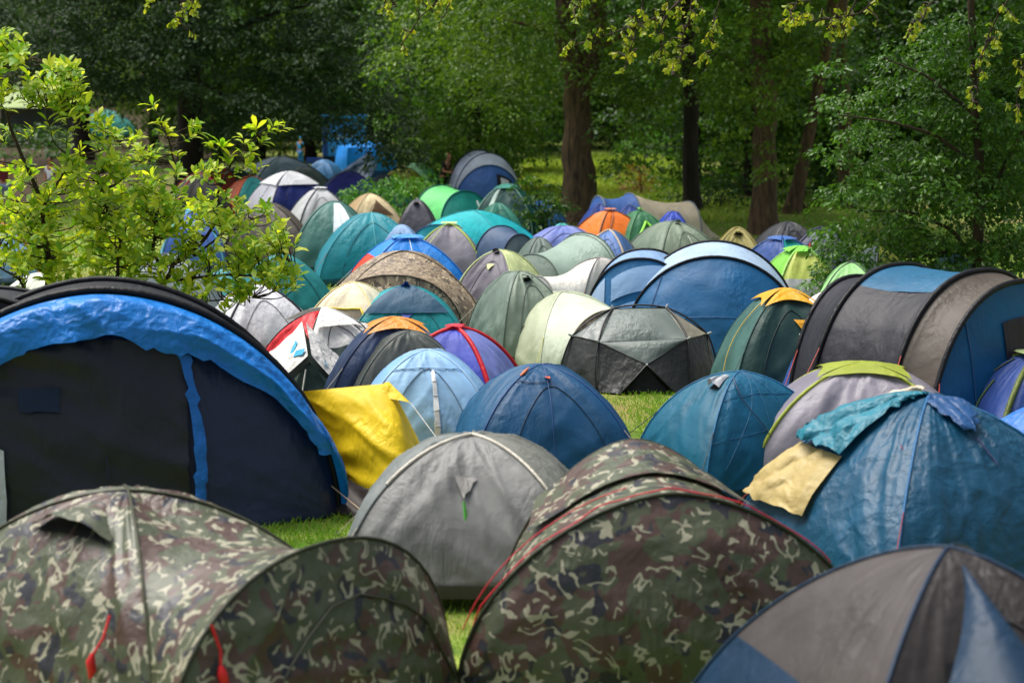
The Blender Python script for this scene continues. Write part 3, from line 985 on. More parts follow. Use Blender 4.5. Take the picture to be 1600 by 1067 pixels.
# --- slices at the right edge
t = dome('blue dome tent with olive pole sleeves at the foot of the long tunnel tent', 1622, 556, 1.25, 1.9, 1.7, 14, ['#233f7c', '#20366b', '#20366b', '#2a4585'], sleeve='#5d6a2c', sr=.03, cap=dict(c='#9fb27a', t=.84), bul=.08)
t.line(3, [(.62, .15), (.60, .6)], '#3f5a2a', .012, 'cord')
t.line(3, [(.45, .1), (.45, .8)], '#2b3e2a', .010, 'zip')
t = dome('bright blue dome tent almost hidden behind the blue tent with the cream sheet', 1650, 636, 1.12, 1.7, 1.6, 20, ['~2369b8'], amp=.016)

# --- long grey and blue tunnel
t = hoops('long grey tunnel tent with black hoops and blue end wall', 1530, 426, 1,
          [(-.9, 3.2, 1.97, 0), (-.4, 3.3, 2.05, 0), (.70, 3.2, 2.03, 0), (1.32, 2.3, 1.84, 0), (2.1, 1.6, .05, 0)], 42,
          ['#4f4840', [(0, .36, '#20212a'), (.36, .68, '#1a5c80'), (.68, 1, '#20212a')], [(0, 1, '#24252e')], '#24488a'],
          front=dict(c='#0d557e', out=.25, amp=.02), sleeve='#101116', sr=.032, sag=.05)
surf('window', t.S['f'], t.root, '=2d2630', nu=10, nv=8, off=.02, amp=0, center=t.c, mapf=lambda A, B: (.42 + .26 * A, .60 + .22 * B))
t.line('f', [(.30, 0), (.30, .985)], '#17476f', .008, 'seam')
for k, v, dx, dy in ((0, .17, -.9, -.75), (1, .22, -1.6, -.6), (2, .20, -1.9, -.5), (3, .22, -1.3, -.4)):
    P = t.pt(k, 0.02, v)
    E = P + np.array([dx * .75, dy * .6, -P[2] + .02])
    tube('guy_rope', [P, P * .66 + E * .34, P * .33 + E * .67, E], .006, t.root, plain('#b03a2c', .5), 4)

# --- large blue tent with sky reflection painted pale on its roof
t = hoops('large blue tent with sky sheen painted pale on its roof and black poles', 1118, 404, 0,
          [(-.25, 2.75, 1.46, 0), (.85, 2.7, 1.60, 0), (1.9, 1.7, .06, 0)], -6, ['#a3bbd6', '#8aa5c4'],
          front=dict(c='#155a8a', out=.75, amp=.022, bul=.12), sleeve='#0f1218', sr=.026, sag=.02, ex=1.0, ez=.95)
surf('window', t.S['f'], t.root, '=c3cfdf', nu=8, nv=8, off=.02, amp=0, center=t.c, mapf=lambda A, B: (.72 + .10 * A * (1 - .5 * B), .42 + .32 * B * (1 - .6 * A)))
t.line('f', [(.12, .44), (.5, .43), (.88, .44)], '#245a92', .005, 'seam')
t.line('f', [(.30, .97), (.2, .3)], '#1b4373', .006, 'seam')
w2 = hoops(None, 0, 0, 0, [(.35, 1.8, 1.36, .02, -1.15), (1.1, 1.85, 1.44, 0, -1.1), (1.8, 1.2, .06, 0, -1.0)], 0, ['#7c9cc2', '#6f8fb4'],
           front=dict(c='#165f90', out=.45, amp=.02), sleeve='#0f1218', sr=.024, root=t.root, center=(-1.05, 0, .4))
for (u0, u1, v0, v1, c) in ((.16, .30, .10, .93, '#93aecb'), (.345, .62, .70, .97, '#7fa3c9'), (.345, .60, .42, .60, '#6f97c2')):
    surf('striped_panel', w2.S['f'], t.root, c, nu=10, nv=8, off=.014, amp=.004, center=(-1.05, 0, .4), mapf=lambda A, B, u0=u0, u1=u1, v0=v0, v1=v1: (u0 + (u1 - u0) * A, v0 + (v1 - v0) * B - .12 * (1 - A) * (u1 > .4)))
P = t.pt('f', .80, .97)
tube('guy_rope', [P, P + np.array([.28, -.3, -.3]), P + np.array([.6, -.62, -.66])], .006, t.root, plain('#a9d2c0', .5), 4)
P = t.pt('f', .085, .62)
tube('guy_rope', [P, P + np.array([-.10, -.2, -.3]), P + np.array([-.2, -.4, -.6])], .006, t.root, plain('#8fd0c0', .5), 4)

# --- dark green dome with yellow cap
t = dome('dark green dome tent with yellow cap and yellow triangle', 1226, 458, 1.5, 1.6, 1.6, 4, ['#25433f', '#22403c', '#22403c', '#3e6660'], cap=dict(c='~e3a51c', t=.70, flare=.02, dip=.06), a=.95, b=1.0, amp=.024, bul=.04, sleeve='#2c4d46', sr=.010)
t.tri(0, '~dd9d1d', .60, .60, .17, .075, lift=.03, label='yellow triangle tab')
for pts in ([(.56, .50), (.585, .455)], [(.56, .455), (.60, .45)], [(.60, .465), (.65, .53)], [(.65, .53), (.63, .535)]):
    t.line(0, pts, '#e8e3d0', .008, 'white_mark', .018, 4)
t.line(3, [(.72, .72), (.62, .45), (.66, .2)], '#c9ab4a', .007, 'cord', .03)

# --- black geodesic dome
CNT[0] += 1
gb = on_plane(995, 598, 0)
root = empty('geodesic_tent', gb)
tag(root, 'black geodesic dome tent with triangular panels beside the open grass', 'tent')
sg = scale_at(gb[1])
Vg = {'T1': (-.33, .10, 1.10), 'T2': (.40, .10, 1.11), 'L': (-.56, -.55, .70), 'Rn': (.64, -.52, .74), 'C': (.07, -.86, .42),
      'GL': (-.60, -.84, .02), 'GR': (.68, -.80, .02), 'DL': (-.30, -1.0, .02), 'DR': (.46, -1.0, .02), 'OL': (-.90, -.10, .72), 'OR': (.96, -.05, .74),
      'FL': (-1.08, -.25, .02), 'FR': (1.10, -.2, .02), 'BL': (-.62, .85, .55), 'BR': (.68, .85, .55), 'GBL': (-.7, 1.15, .02), 'GBR': (.75, 1.15, .02), 'FBL': (-1.1, .45, .02), 'FBR': (1.12, .45, .02)}
Vg = {k: np.array(v) * np.array([1, 1, .93]) for k, v in Vg.items()}
cg = np.array([0, 0, .25])


def gtri(a, b, c, mat, sag=-.02, d=None, nm='fabric_panel'):
    A, B, Cc = Vg[a], Vg[b], Vg[c]
    D = Vg[d] if d else Cc
    pp = [A, B, Cc, D]

    def S(U, V):
        U = U[..., None]; V = V[..., None]
        P = pp[0] * (1 - U) * (1 - V) + pp[1] * U * (1 - V) + pp[2] * U * V + pp[3] * (1 - U) * V
        dirn = P - cg; dirn = dirn / np.linalg.norm(dirn, axis=-1, keepdims=True)
        return P + dirn * (16 * U * (1 - U) * V * (1 - V)) * sag
    surf(nm, S, root, mat, nu=18, nv=18, amp=.006, seed=len(a + b + c), center=cg)


BLK_SHEEN = fabric('#5f6a66', rough=.5, crinkle=.27, spec=.4, trans=.03)  # top panels of black cloth, their light sheen put into the colour
BLK = fabric('#181b18', rough=.45, crinkle=.8, spec=.5, trans=.02)
TANP = fabric('#7d7a6c', rough=.5, crinkle=.3, spec=.4)
gtri('L', 'C', 'Rn', BLK_SHEEN, .06, None, 'roof_panel')
gtri('L', 'Rn', 'T2', BLK_SHEEN, .09, 'T1', 'roof_panel')
gtri('OL', 'L', 'T1', fabric('#4a5452', rough=.38, crinkle=.3, spec=.6, trans=.03), .02, None, 'roof_panel')
gtri('Rn', 'OR', 'T2', TANP, .02, None, 'roof_panel')
gtri('GL', 'DL', 'C', BLK, -.01, 'L')
gtri('DR', 'GR', 'Rn', BLK, -.01, 'C')
gtri('FL', 'GL', 'L', BLK, .03, 'OL')
gtri('GR', 'FR', 'OR', BLK, .03, 'Rn')
Vg['DLi'] = Vg['DL'] + np.array([0.02, .12, 0]); Vg['DRi'] = Vg['DR'] + np.array([-.02, .12, 0]); Vg['Ci'] = Vg['C'] + np.array([0, .06, -.01])
gtri('DLi', 'DRi', 'Ci', fabric('#121412', rough=.5), -.01, None, 'door_panel')
gtri('OL', 'T1', 'BL', BLK_SHEEN, .02, 'BL'); gtri('T1', 'T2', 'BR', BLK_SHEEN, .03, 'BL'); gtri('T2', 'OR', 'BR', BLK_SHEEN, .02, 'BR')
gtri('FBL', 'FL', 'OL', BLK, .03, 'OL'); gtri('FBL', 'OL', 'BL', BLK, .03, 'GBL'); gtri('FR', 'FBR', 'OR', BLK, .02, 'OR')
gtri('OR', 'FBR', 'GBR', BLK, .02, 'BR'); gtri('GBL', 'GBR', 'BR', BLK, .02, 'BL')
for seq in (('OL', 'L', 'C', 'Rn', 'OR'), ('GL', 'L', 'T1'), ('GR', 'Rn', 'T2'), ('FL', 'OL', 'T1', 'T2', 'OR', 'FR'), ('DL', 'C', 'DR')):
    pts = []
    ks = [Vg[k] for k in seq]
    for a_, b_ in zip(ks[:-1], ks[1:]):
        for q in np.linspace(0, 1, 9)[:-1]:
            Pm = a_ * (1 - q) + b_ * q
            dr = Pm - cg
            pts.append(Pm + dr / np.linalg.norm(dr) * (.05 * 4 * q * (1 - q) + .008) * (0.8 if seq[0] != 'OL' else -.1))
    pts.append(ks[-1])
    tube('pole_sleeve', pts, .013, root, plain('#0d0e0e', .5), 6)
for kk in ('T1', 'T2', 'L', 'Rn', 'OL', 'OR', 'C'):
    tube('hub_clip', [Vg[kk] * 1.0, Vg[kk] + (Vg[kk] - cg) * .05, Vg[kk] + (Vg[kk] - cg) * .07], [.018, .016, .004], root, plain('#8f9696', .35), 7)

# ================================================================== middle rows
G = None
t = dome('cream and mint dome tent with brown mesh porch on one side', 878, 458, 1.02, 1.9, 1.75, 32, ['#a9b295', '#a5af95', '#a5af95', '#aeb69a'], a=.92, amp=.018, bul=.06, sleeve='#cfd6ba', sr=.008,
         porch=dict(w=1.6, h=.9, out=.4, roof='#c3cdb8', wall='straw', sleeve='#8e8a74'))
t.line(3, [(.45, .0), (.5, .5), (.52, .95)], '#c5cdb2', .005, 'seam')
t.tri(3, '#6a6f5c', .62, .42, .05, .05)

t = dome('sage green dome tent with grey hooded vent', 812, 426, 1.3, 1.15, 1.7, 20, ['#7d8c7d', '#76857a', '#6d7c72', '#6d7e73'], a=.9, b=.95, amp=.022, sleeve='#5d6c61', sr=.010)
t.hood(0, '#8c9a8c', .5, .86, .36, .13, .12)
t = dome('grey dome tent with lime side strip and pale triangle tab', 782, 393, 1.2, 1.25, 1.5, -24, ['#6c6874', ('#6c6874', '#c9d69a', .3), '#6c6874', '#6c6874'], a=.9, b=.95, amp=.02, sleeve='#bcc98d', sr=.018)
t.hood(0, '#4a4752', .5, .93, .45, .10, .1)
t.tri(0, '#d5dd8e', .50, .62, .20, .085, lift=.03)
t = hoops('long sage green tunnel tent with sagging roof and a small end porch', 915, 366, 1, [(-.95, 1.7, .95, .1), (.35, 2.15, 1.28, 0), (1.2, 1.6, .06, 0)], -52, ['#8fa498', '#869a90'], front=dict(c='#67786c', out=.4), sleeve='#5a6b60', sr=.012, sag=.10)
t.line(0, [(.95, .1), (.95, .9)], '#55655a', .01, 'seam')
t = dome('white and pale grey dome tent with pointed porch behind the mint tent', 938, 404, 1.1, 1.05, 1.5, -58, ['#b3b1ae', '#b9b7b2', '#cfcdc7', '#aaa9a6'], a=.9, amp=.015, sleeve='#8f8d8a', sr=.012,
         porch=dict(w=1.1, h=.85, out=.5, roof='#e2dfd6', wall='#a9abad', sleeve='#8f8d8a', sag=.12))
t = dome('straw camouflage dome tent with wide porch', 630, 394, 1.4, 2.6, 1.9, 8, ['straw', 'straw', 'straw', 'straw'], a=1.0, b=1.05, amp=.02, sleeve='#4e4435', sr=.010,
         porch=dict(w=2.3, h=1.15, out=.28, roof='straw', wall='straw', sleeve='#3d3529', dx=-.3))
t.hood('w', 'straw', .5, .86, .3, .16, .10)
t = dome('bright blue dome tent with orange red end behind the straw camouflage tent', 636, 371, 1.32, 2.15, 1.9, 14, ['#1e7fd6', '#1e7fd6', '#1b6fc0', ('#e2452b', '#2a86d8', .55)], cap=dict(c='#4b96dc', t=.8), sleeve='#1a6abf', sr=.015, amp=.016)
t.line(0, [(.5, .55), (.5, .95)], '#d9e6ee', .008, 'seam')
t = dome('grey dome tent with lime edging and pale lime cap behind the straw camouflage tent', 702, 352, 1.2, 124, 1.7, -4, ['#7b7883', '#7b7883', '#6b6873', '#6b6873'], cap=dict(c='#cfe08a', t=.86), sleeve='#a6bb4c', sr=.02, amp=.018)
t.line(0, [(.28, .78), (.18, .5)], '#b9c86b', .008, 'cord', .03)
t = dome('turquoise tent with long roof, dark end and white guy tape', 738, 330, 1.38, 2.8, 2.2, -24, ['#1fa9b0', '#1fa9b0', '#1a8f98', '#20a5ad'], cap=None, amp=.014, a=1.0, sleeve='#178c96', sr=.01,
         porch=dict(w=1.7, h=1.2, out=.5, roof='#1fa9b0', wall='#178d98', sleeve='#20507e'))
t.tri(3, '#7fa6c6', .5, .78, .20, .10, lift=.02)
t.line(0, [(.5, .68), (.5, .2)], '#cfe0e8', .012, 'guy_tape', .04)
t.line('w', [(.1, .0), (.2, .5)], '#2d3560', .02, 'door_edge')
t = hoops('dark blue grey tunnel end beside the turquoise tent', 812, 368, 0, [(-.3, .9, 1.1, .0), (.6, 1.3, 1.2, 0), (1.2, 1.0, .05, 0)], 25, ['#39506e', '#39506e'], front=dict(c='#4f5f66', out=.35), sleeve='#2a3550', sr=.014)

t = dome('teal dome tent with plain sides between the dark green and straw tents', 580, 334, 1.4, 2.25, 1.9, 8, ['#1b8795', '#1b8795', '#177581', '#17798a'], a=1.0, b=1.0, amp=.02, sleeve='#3a9fac', sr=.008)
t.line(0, [(.55, .0), (.52, .5), (.5, .97)], '#4fb0ba', .008, 'seam')
t = dome('dark green grey dome tent with a white side stripe', 522, 316, 1.5, 1.75, 2.0, 2, ['#47766f', '#44716b', '#44716b', '#3d6a64'], a=.95, amp=.018, sleeve='#2f5a55', sr=.012)
t.band(0, '#e6eef2', .52, .86, .04, .84, 'white_stripe', .015)
t.band(0, '#4bb4dd', .52, .86, .0, .06, 'blue_hem', .022)
t.tri(0, '#b9c9c2', .84, .93, .1, .05)
t = dome('pale steel blue dome tent showing above the bright blue one', 628, 352, 1.2, 1.1, 1.3, 0, ['#7fa0c8', '#7fa0c8', '#7fa0c8', '#7fa0c8'], amp=.012)
t = dome('beige dome tent with brown triangular vent', 578, 304, 1.45, 1.6, 1.6, 20, ['#dcc79c', '#d2bd92', '#cbb58a', '#a68e68'], amp=.01, sleeve='#c9b48a', sr=.01, a=1.0, b=1.05)
t.band(0, '#5a4026', 0, 1, 0, 1, 'vent_opening', .012, 0, 1, lambda A, B: (.62 + (A - .5) * .55 * (1 - B), .50 + .24 * B), None, 9, 9)
t = dome('charcoal dome tent with white tip in front of the leafy bush', 652, 312, 1.35, 74, 1.4, -3, ['#4a4954', '#4a4954', '#41404a', '#41404a'], amp=.014, b=1.1)
t.hood(0, '#3b3a44', .5, .84, .5, .09, .12)
t.band(0, '#e6e4df', .35, .65, .95, 1.0, 'white_tip', .02, 0)

t = dome('cream dome tent with yellow framed door', 552, 443, 1.15, 1.4, 1.4, -14, ['#ded3b6', '#e5dbc0', '#d8cdae', '#e9e0c4'], amp=.012, a=.95, b=1.05, sleeve='#e6d79a', sr=.012, bul=.03, zipd=False)
t.band(0, '#8e8270', .26, .8, .0, .50, 'door_panel', .014, .004)
t.line(0, [(.24, .0), (.24, .52), (.82, .52), (.82, 0)], '#d8bb2e', .018, 'door_frame', .02, 24)
t = dome('turquoise dome tent with dark blue cap', 634, 449, 1.1, 1.85, 1.5, 4, ['#178a92', '#178a92', '#157a82', '#1a929a'], cap=dict(c='#24506c', t=.50, flare=.01, dip=.0, sides=(0,)), amp=.014, a=.95, sleeve='#1b8d96', sr=.010, bul=.04)
t.hood(0, '#1d3f8a', .5, .97, .5, .10, .10)
t.tri(0, '#4a5fb2', .5, .50, .16, .06, lift=.02)
t = dome('white dome tent with black pole and navy corner below the yellow leaved tree', 402, 446, 1.35, 1.65, 1.8, 22, ['#d5d6dd', '#dcdce0', '#cfd0d8', '#c9cad2'], amp=.022, a=1.0, sleeve='#22252f', sr=.016, bul=.03)
t.band(1, '#22375e', 0, 1, 0, 1, 'navy_corner', .016, 0, 1, lambda A, B: (.45 + .2 * A * (1 - B), .2 + .45 * B), None, 8, 8)
t = dome('dark teal dome tent under the yellow leaved tree', 440, 398, 1.35, 1.5, 1.6, 30, ['#1f7f82', '#1c686c', '#1c686c', '#1a7276'], amp=.016)
t = dome('steel grey dome tent seen through the yellow leaved tree', 262, 398, 1.7, 2.0, 2.0, 8, ['#77858a', '#6d7a80', '#6d7a80', '#7d8a8e'], amp=.014, sleeve='#4d585c', sr=.01)
t = dome('mint and white dome tent seen through the yellow leaved tree', 62, 428, 1.4, 1.8, 1.8, 0, [('#8fd6c4', '#d7dccb', .5)], amp=.014)

# --- ridge tent with a draped banner
gp = on_plane(478, 520, .98)
base = np.array([gp[0], gp[1], 0])
root = empty('ridge_tent', base, R(10))
tag(root, 'dark green ridge tent with white door pole under a draped banner', 'tent')
GRN = '#2c403c'
cen = np.array([0, .1, .1])
rB, rF = np.array([0, .75, 1.0]), np.array([0, -.62, .70])
quad('front_wall', (-.60, -.80, .02), (.58, -.80, .02), rF + np.array([.05, 0, -.03]), rF + np.array([-.05, 0, -.03]), root, GRN, 24, .03, 5, 0, cen)
quad('roof_side', (-.72, 1.0, .02), (-.60, -.76, .02), rF, rB, root, GRN, 24, .02, 6, .02, cen)
quad('roof_side', (.58, -.76, .02), (.72, 1.0, .02), rB, rF, root, GRN, 24, .02, 7, .02, cen)
quad('back_wall', (.72, 1.0, .02), (-.72, 1.0, .02), rB, rB, root, GRN, 12, .02, 8, 0, cen)
tube('door_pole', [(-.17, -.88, .0), (-.05, -.68, .62)], .011, root, plain('#dedcd2', .4))
bn = empty('draped_banner', base, R(10))
tag(bn, 'crumpled white banner with blue letters draped over a green tent', 'banner')


def Sx(sx, hw, hz):
    def S(U, V):      # U back->front, V hem->ridge
        ridge = np.stack([0 * U, .45 - 1.16 * U, 1.05 - .27 * U ** 1.3], -1)
        hem_ = np.stack([sx * (hw - .06 * U), .55 - .98 * U, hz + .05 * np.sin(U * 5)], -1)
        P = hem_ * (1 - V)[..., None] + ridge * V[..., None]
        P[..., 2] -= .04 * np.sin(np.pi * V)
        return P
    return S


Sl, Sr = Sx(-1, .66, .34), Sx(1, .62, .24)


WH = fabric('#dcdbda', rough=.6, crinkle=2.2, trans=.12)
RED = fabric('#d01c2c', rough=.5, crinkle=2.0, trans=.15)
CY = plain('#2c9ed0', .5)
surf('banner_cloth', Sl, bn, WH, nu=34, nv=34, amp=.03, seed=2, center=cen, off=.03)
surf('banner_cloth', Sr, bn, WH, u0=.0, u1=1, nu=34, nv=34, amp=.03, seed=8, center=cen, off=.03)


def mark(S, pts, wd, nm='blue_letter'):
    pts = np.array(pts, float)
    tt = np.linspace(0, len(pts) - 1, 22)
    U = np.interp(tt, range(len(pts)), pts[:, 0]); V = np.interp(tt, range(len(pts)), pts[:, 1])
    dU = np.gradient(U); dV = np.gradient(V); ln = np.hypot(dU, dV) + 1e-9
    a_ = np.linspace(-.5, .5, 4)
    UU = U[:, None] + (-dV / ln)[:, None] * a_[None] * wd; VV = V[:, None] + (dU / ln)[:, None] * a_[None] * wd
    P = S(UU, VV)
    n = grid_normals(P, cen)
    link(nm, mesh_np(nm, (P + n * .062).reshape(-1, 3), grid_faces(22, 4)), bn, CY)


mark(Sl, [(.42, .74), (.52, .84), (.62, .78), (.56, .60), (.48, .42), (.58, .34), (.70, .40)], .10)
mark(Sl, [(.38, .56), (.52, .55), (.66, .56)], .07)
mark(Sl, [(.30, .16), (.42, .34)], .12)
mark(Sl, [(.74, .80), (.90, .97)], .10)
mark(Sr, [(.86, .74), (.84, .52), (.78, .36), (.60, .30)], .10)
mark(Sr, [(.78, .36), (.86, .26), (.70, .22)], .07)
mark(Sr, [(.30, .62), (.20, .34)], .12)
t = dome('dark green dome tent with red side and loose white cover behind the banner', 503, 488, 1.12, 1.35, 1.5, 33, [('#33443f', '~dedddb', .45), '~d8d7d5', '#33443f', '~c81c2a'], cap=dict(c='~e4e3e0', t=.62, flare=.05, sides=(0, 1, 2)), amp=.03, sleeve='#2a3733', sr=.008)
t = dome('white dome tent between the banner tent and the orange capped tent', 560, 506, .95, 1.2, 1.2, -15, [('#5d6a64', '#dcdbd8', .5)], amp=.02, sleeve='#22302c', sr=.012)

# --- cluster in front of the turquoise tent
t = dome('navy dome tent with orange cap and crumpled grey back', 618, 502, 1.32, 1.75, 1.4, 6, ['#2b3f63', '~7b828a', '~7b828a', '#22395f'], cap=dict(c='~d98a2c', t=.70, flare=.02, dip=.05), amp=.018, a=.95, sleeve='#1d3052', sr=.010)
t = dome('charcoal green dome tent between the navy and pale blue tents', 640, 520, 1.25, 1.6, 1.2, 8, ['#474d4a', '#454b48', '#414744', '#3d4340'], amp=.02, a=.95, sleeve='#5b625e', sr=.010)
t = dome('pale blue dome tent with white zip strip', 668, 549, 1.2, 1.6, 1.35, 2, ['#8fb9de', '#87b1d8', '#87b1d8', '#7aa8d3'], amp=.018, a=.92, sleeve='#a9c9e2', sr=.010, bul=.08)
zs = t.band(0, '#d9dcde', .555, .60, .0, .66, 'zip_strip', .014, .002)
t.line(0, [(.02, .66), (.5, .68), (.98, .66)], '#7da8cf', .006, 'seam')
for k in range(6):
    t.line(0, [(.555, .08 + .095 * k), (.60, .085 + .095 * k)], '#aab2ba', .005, 'zip_stitch', .02, 3).parent = zs
t = dome('violet blue dome tent with red pole sleeves', 712, 515, 1.2, 1.5, 1.4, -18, ['#3b4bb0', '#7a86c8', '#3b4bb0', '#3446a8'], cap=dict(c='#d8324a', t=.9, flare=.02), sleeve='#c81e2c', sr=.03, amp=.014, a=.95)

# ================================================================== far rows
RS = np.random.RandomState(12)
FAR = [
    # label, ax, ay, hm, wpx, l, rot, cols, cap, sleeve
    ('orange dome tent with dark seams near the big forked tree', 953, 331, 1.2, 84, 1.5, 24, ['#ee7a2a', '#e8752a', '#d96a24', '#ea7526'], dict(c='#d98a5a', t=.9), '#6b3b22'),
    ('green dome tent with lime trim beside the orange tent', 1000, 331, 1.2, 64, 1.4, 16, ['#2f6d4a', '#2a6444', '#2a6444', '#2f6d4a'], dict(c='#8fd63a', t=.93), '#3d7d4e'),
    ('bright royal blue dome tent at the foot of the wood', 1052, 331, 1.15, 52, 1.3, 0, ['#1c40a8'], None, None),
    ('sage green dome tent with pale cord in front of the green lime trimmed tent', 1052, 348, 1.3, 96, 1.9, 20, ['#7c8b78', '#74836f', '#74836f', '#6f7f6e'], None, '#5f6f60'),
    ('olive khaki dome tent beside a tree trunk', 1153, 357, 1.15, 76, 1.4, -6, ['#9a9052', '#8f8649', '#8f8649', '#9a9052'], None, '#7d743f'),
    ('charcoal dome tent in the shade of the wood', 1232, 348, 1.15, 84, 1.5, 10, ['#33353a'], None, None),
    ('slate blue dome tent with red tab in the shade of the wood', 1283, 357, 1.15, 84, 1.5, -12, ['#464b63', '#464b63', '#3e4359', '#3e4359'], None, '#30344a'),
    ('turquoise dome tent with blue cap', 1222, 373, 1.15, 74, 1.4, 32, ['#1fa39b', '#2c8f9a', '#2c8f9a', '#33508f'], dict(c='#3f68ad', t=.78), '#2a4f90'),
    ('green dome tent with yellow green front over a grey base', 1250, 389, 1.25, 92, 1.5, 6, [('#b4b4b8', '#c3cf6a', .45), '#7cc24a', '#7cc24a', '#7cc24a'], dict(c='#7cc84c', t=.76, flare=.05), '#9ccf6a'),
    ('low lavender blue dome tent behind the sage tunnel', 882, 354, 1.05, 124, 1.6, 5, ['#6f7fc0', '#6877b8', '#6877b8', '#6877b8'], None, None),
    ('blue dome tent with beige edge beside the sage tunnel', 952, 361, 1.15, 70, 1.5, -14, ['#4a70ad', '#4f75b0', '#4a70ad', '#4a70ad'], None, '#bfae95'),
    ('small turquoise dome tent at the foot of the big forked tree', 880, 350, .95, 54, 1.2, 0, [('#e2e8e4', '#22a99c', .45)], None, None),
    ('navy dome tent behind the orange tent', 938, 320, 1.1, 54, 1.4, 6, ['#25418a'], None, None),
    ('dark blue dome tent behind the green lime trimmed tent', 984, 322, 1.1, 48, 1.4, 0, ['#1d3a80'], None, None),
    ('pale green dome tent half hidden by hornbeam leaves', 1330, 412, 1.2, 92, 1.5, -10, ['#9cd48a', '#9cd48a', '#8cc47a', '#9cd48a'], None, None),
    ('yellow green dome tent half hidden by hornbeam leaves', 1372, 386, 1.35, 70, 1.5, 20, ['#cfd66a', '#8f9a9a', '#8f9a9a', '#7f8f98'], None, None),
    ('pale blue dome tent behind the hornbeam', 1490, 398, 1.2, 60, 1.4, 20, ['#8fc6d2'], None, None),
    ('white dome tent tip behind the yellow capped tent', 1290, 458, 1.05, 90, 1.2, 0, ['#dddcd8'], None, None),
    ('teal dome tent with dark door beneath the blue family tent', 792, 290, 1.3, 74, 1.7, -8, ['#1f4f4c', '#2d7a70', '#2d7a70', '#357f78'], dict(c='#4aa08f', t=.72), '#7fa49a'),
    ('silver white dome tent with navy porch', 452, 270, 1.45, 90, 1.9, 30, ['#1d2a72', '#c9cad6', '#d2d3da', '#b9bbc6'], dict(c='#dcdde2', t=.55), None),
    ('pale grey dome tent with white top beneath the navy porch tent', 500, 296, 1.4, 78, 1.7, 18, ['#b9bcbf', '#b9bcbf', '#a9acb0', '#b3b6b9'], dict(c='#dfe1e3', t=.86), '#3f454c'),
    ('teal dome tent with orange sleeve among the yellow leaves', 392, 277, 1.2, 62, 1.5, 24, ['#3b9b98', '#3b9b98', '#2f8a88', '#c2603a'], None, '#d0603a'),
    ('olive dome tent with a red tip', 398, 266, 1.1, 50, 1.4, 0, ['#8c9444'], None, None),
    ('steel blue dome tent with sagging side', 440, 246, 1.5, 110, 2.6, 24, ['#a9c2d0', '#aec6d4', '#9fb8c8', '#98b2b8'], None, '#3f5a6a'),
    ('indigo dome tent below the blue inflated cube', 545, 268, 1.25, 82, 1.6, 10, ['#4247a0', '#4c50ac', '#2f3c90', '#2c3d8c'], None, None),
    ('grey and green dome tent behind the leafy bush', 602, 274, 1.1, 62, 1.5, 0, [('#4fae94', '#5d6478', .5)], None, None),
    ('yellow green dome tent with orange cap behind the leafy bush', 628, 262, 1.2, 60, 1.5, -10, ['#a8b23a', '#a8b23a', '#97a234', '#97a234'], dict(c='#c97a4a', t=.86), None),
    ('pale green dome tent behind the orange capped one', 650, 255, 1.25, 74, 1.8, -20, ['#8fdca0', '#7fcf90', '#7fcf90', '#3f8f70'], None, None),
    ('brown grey dome tent below the yellow leaves', 418, 318, 1.35, 108, 1.7, 4, ['#5c554f'], None, '#3b3632'),
    ('blue dome tent with pale blue edge among the yellow leaves', 300, 332, 1.25, 76, 1.5, 8, ['#4a6fc0', '#4a6fc0', '#4a6fc0', '#5f8fd0'], dict(c='#7fc6dc', t=.86), '#6fc0d4'),
    ('black and red dome tent among the yellow leaves', 310, 272, 1.4, 74, 1.6, 20, ['#3b3a38', '#b3202c', '#3b3a38', '#46443f'], None, '#b3202c'),
    ('blue dome tent with orange edge at the foot of the yellow leaved tree', -2, 350, 1.2, 70, 1.5, 30, ['#7fa6cc'], None, '#e07a34'),
    ('teal dome tent far up on the bare bank', 166, 172, 1.9, 66, 3.2, 26, ['#2f8f86', '#2f8f86', '#2a3a58', '#217a6a'], None, '#20505a'),
    ('grey dome tent squeezed behind the dark blue grey tunnel end', 842, 372, 1.1, 60, 1.4, 10, ['#5f7068'], None, None),
    ('teal green dome tent behind the white dome tent', 345, 420, 1.2, 70, 1.4, 15, ['#2f8a90'], None, None),
    ('grey green dome tent squeezed below the steel blue one', 478, 262, 1.2, 64, 1.5, 12, ['#7d9088', '#74877f', '#74877f', '#6d8078'], None, None),
    ('sky blue dome tent on the grass before the kiosk', 505, 250, 1.2, 48, 1.5, -8, ['#4f8fc8', '#4788c2', '#4788c2', '#4788c2'], None, None),
    ('rust red dome tent among the yellow leaves', 345, 258, 1.3, 50, 1.6, 10, ['#a8402c', '#a8402c', '#8f3524', '#8f3524'], None, None),
    ('pale grey dome tent behind the black and red one', 322, 252, 1.4, 54, 1.6, -10, ['#a9b0b4'], None, None),
    ('dark green dome tent beside the rust red one', 368, 262, 1.2, 50, 1.5, 18, ['#2f5a44'], None, None),
    ('blue dome tent in the shade of the dark shrub', 846, 314, .8, 60, 1.3, 0, ['#3a78b8'], None, None),
]
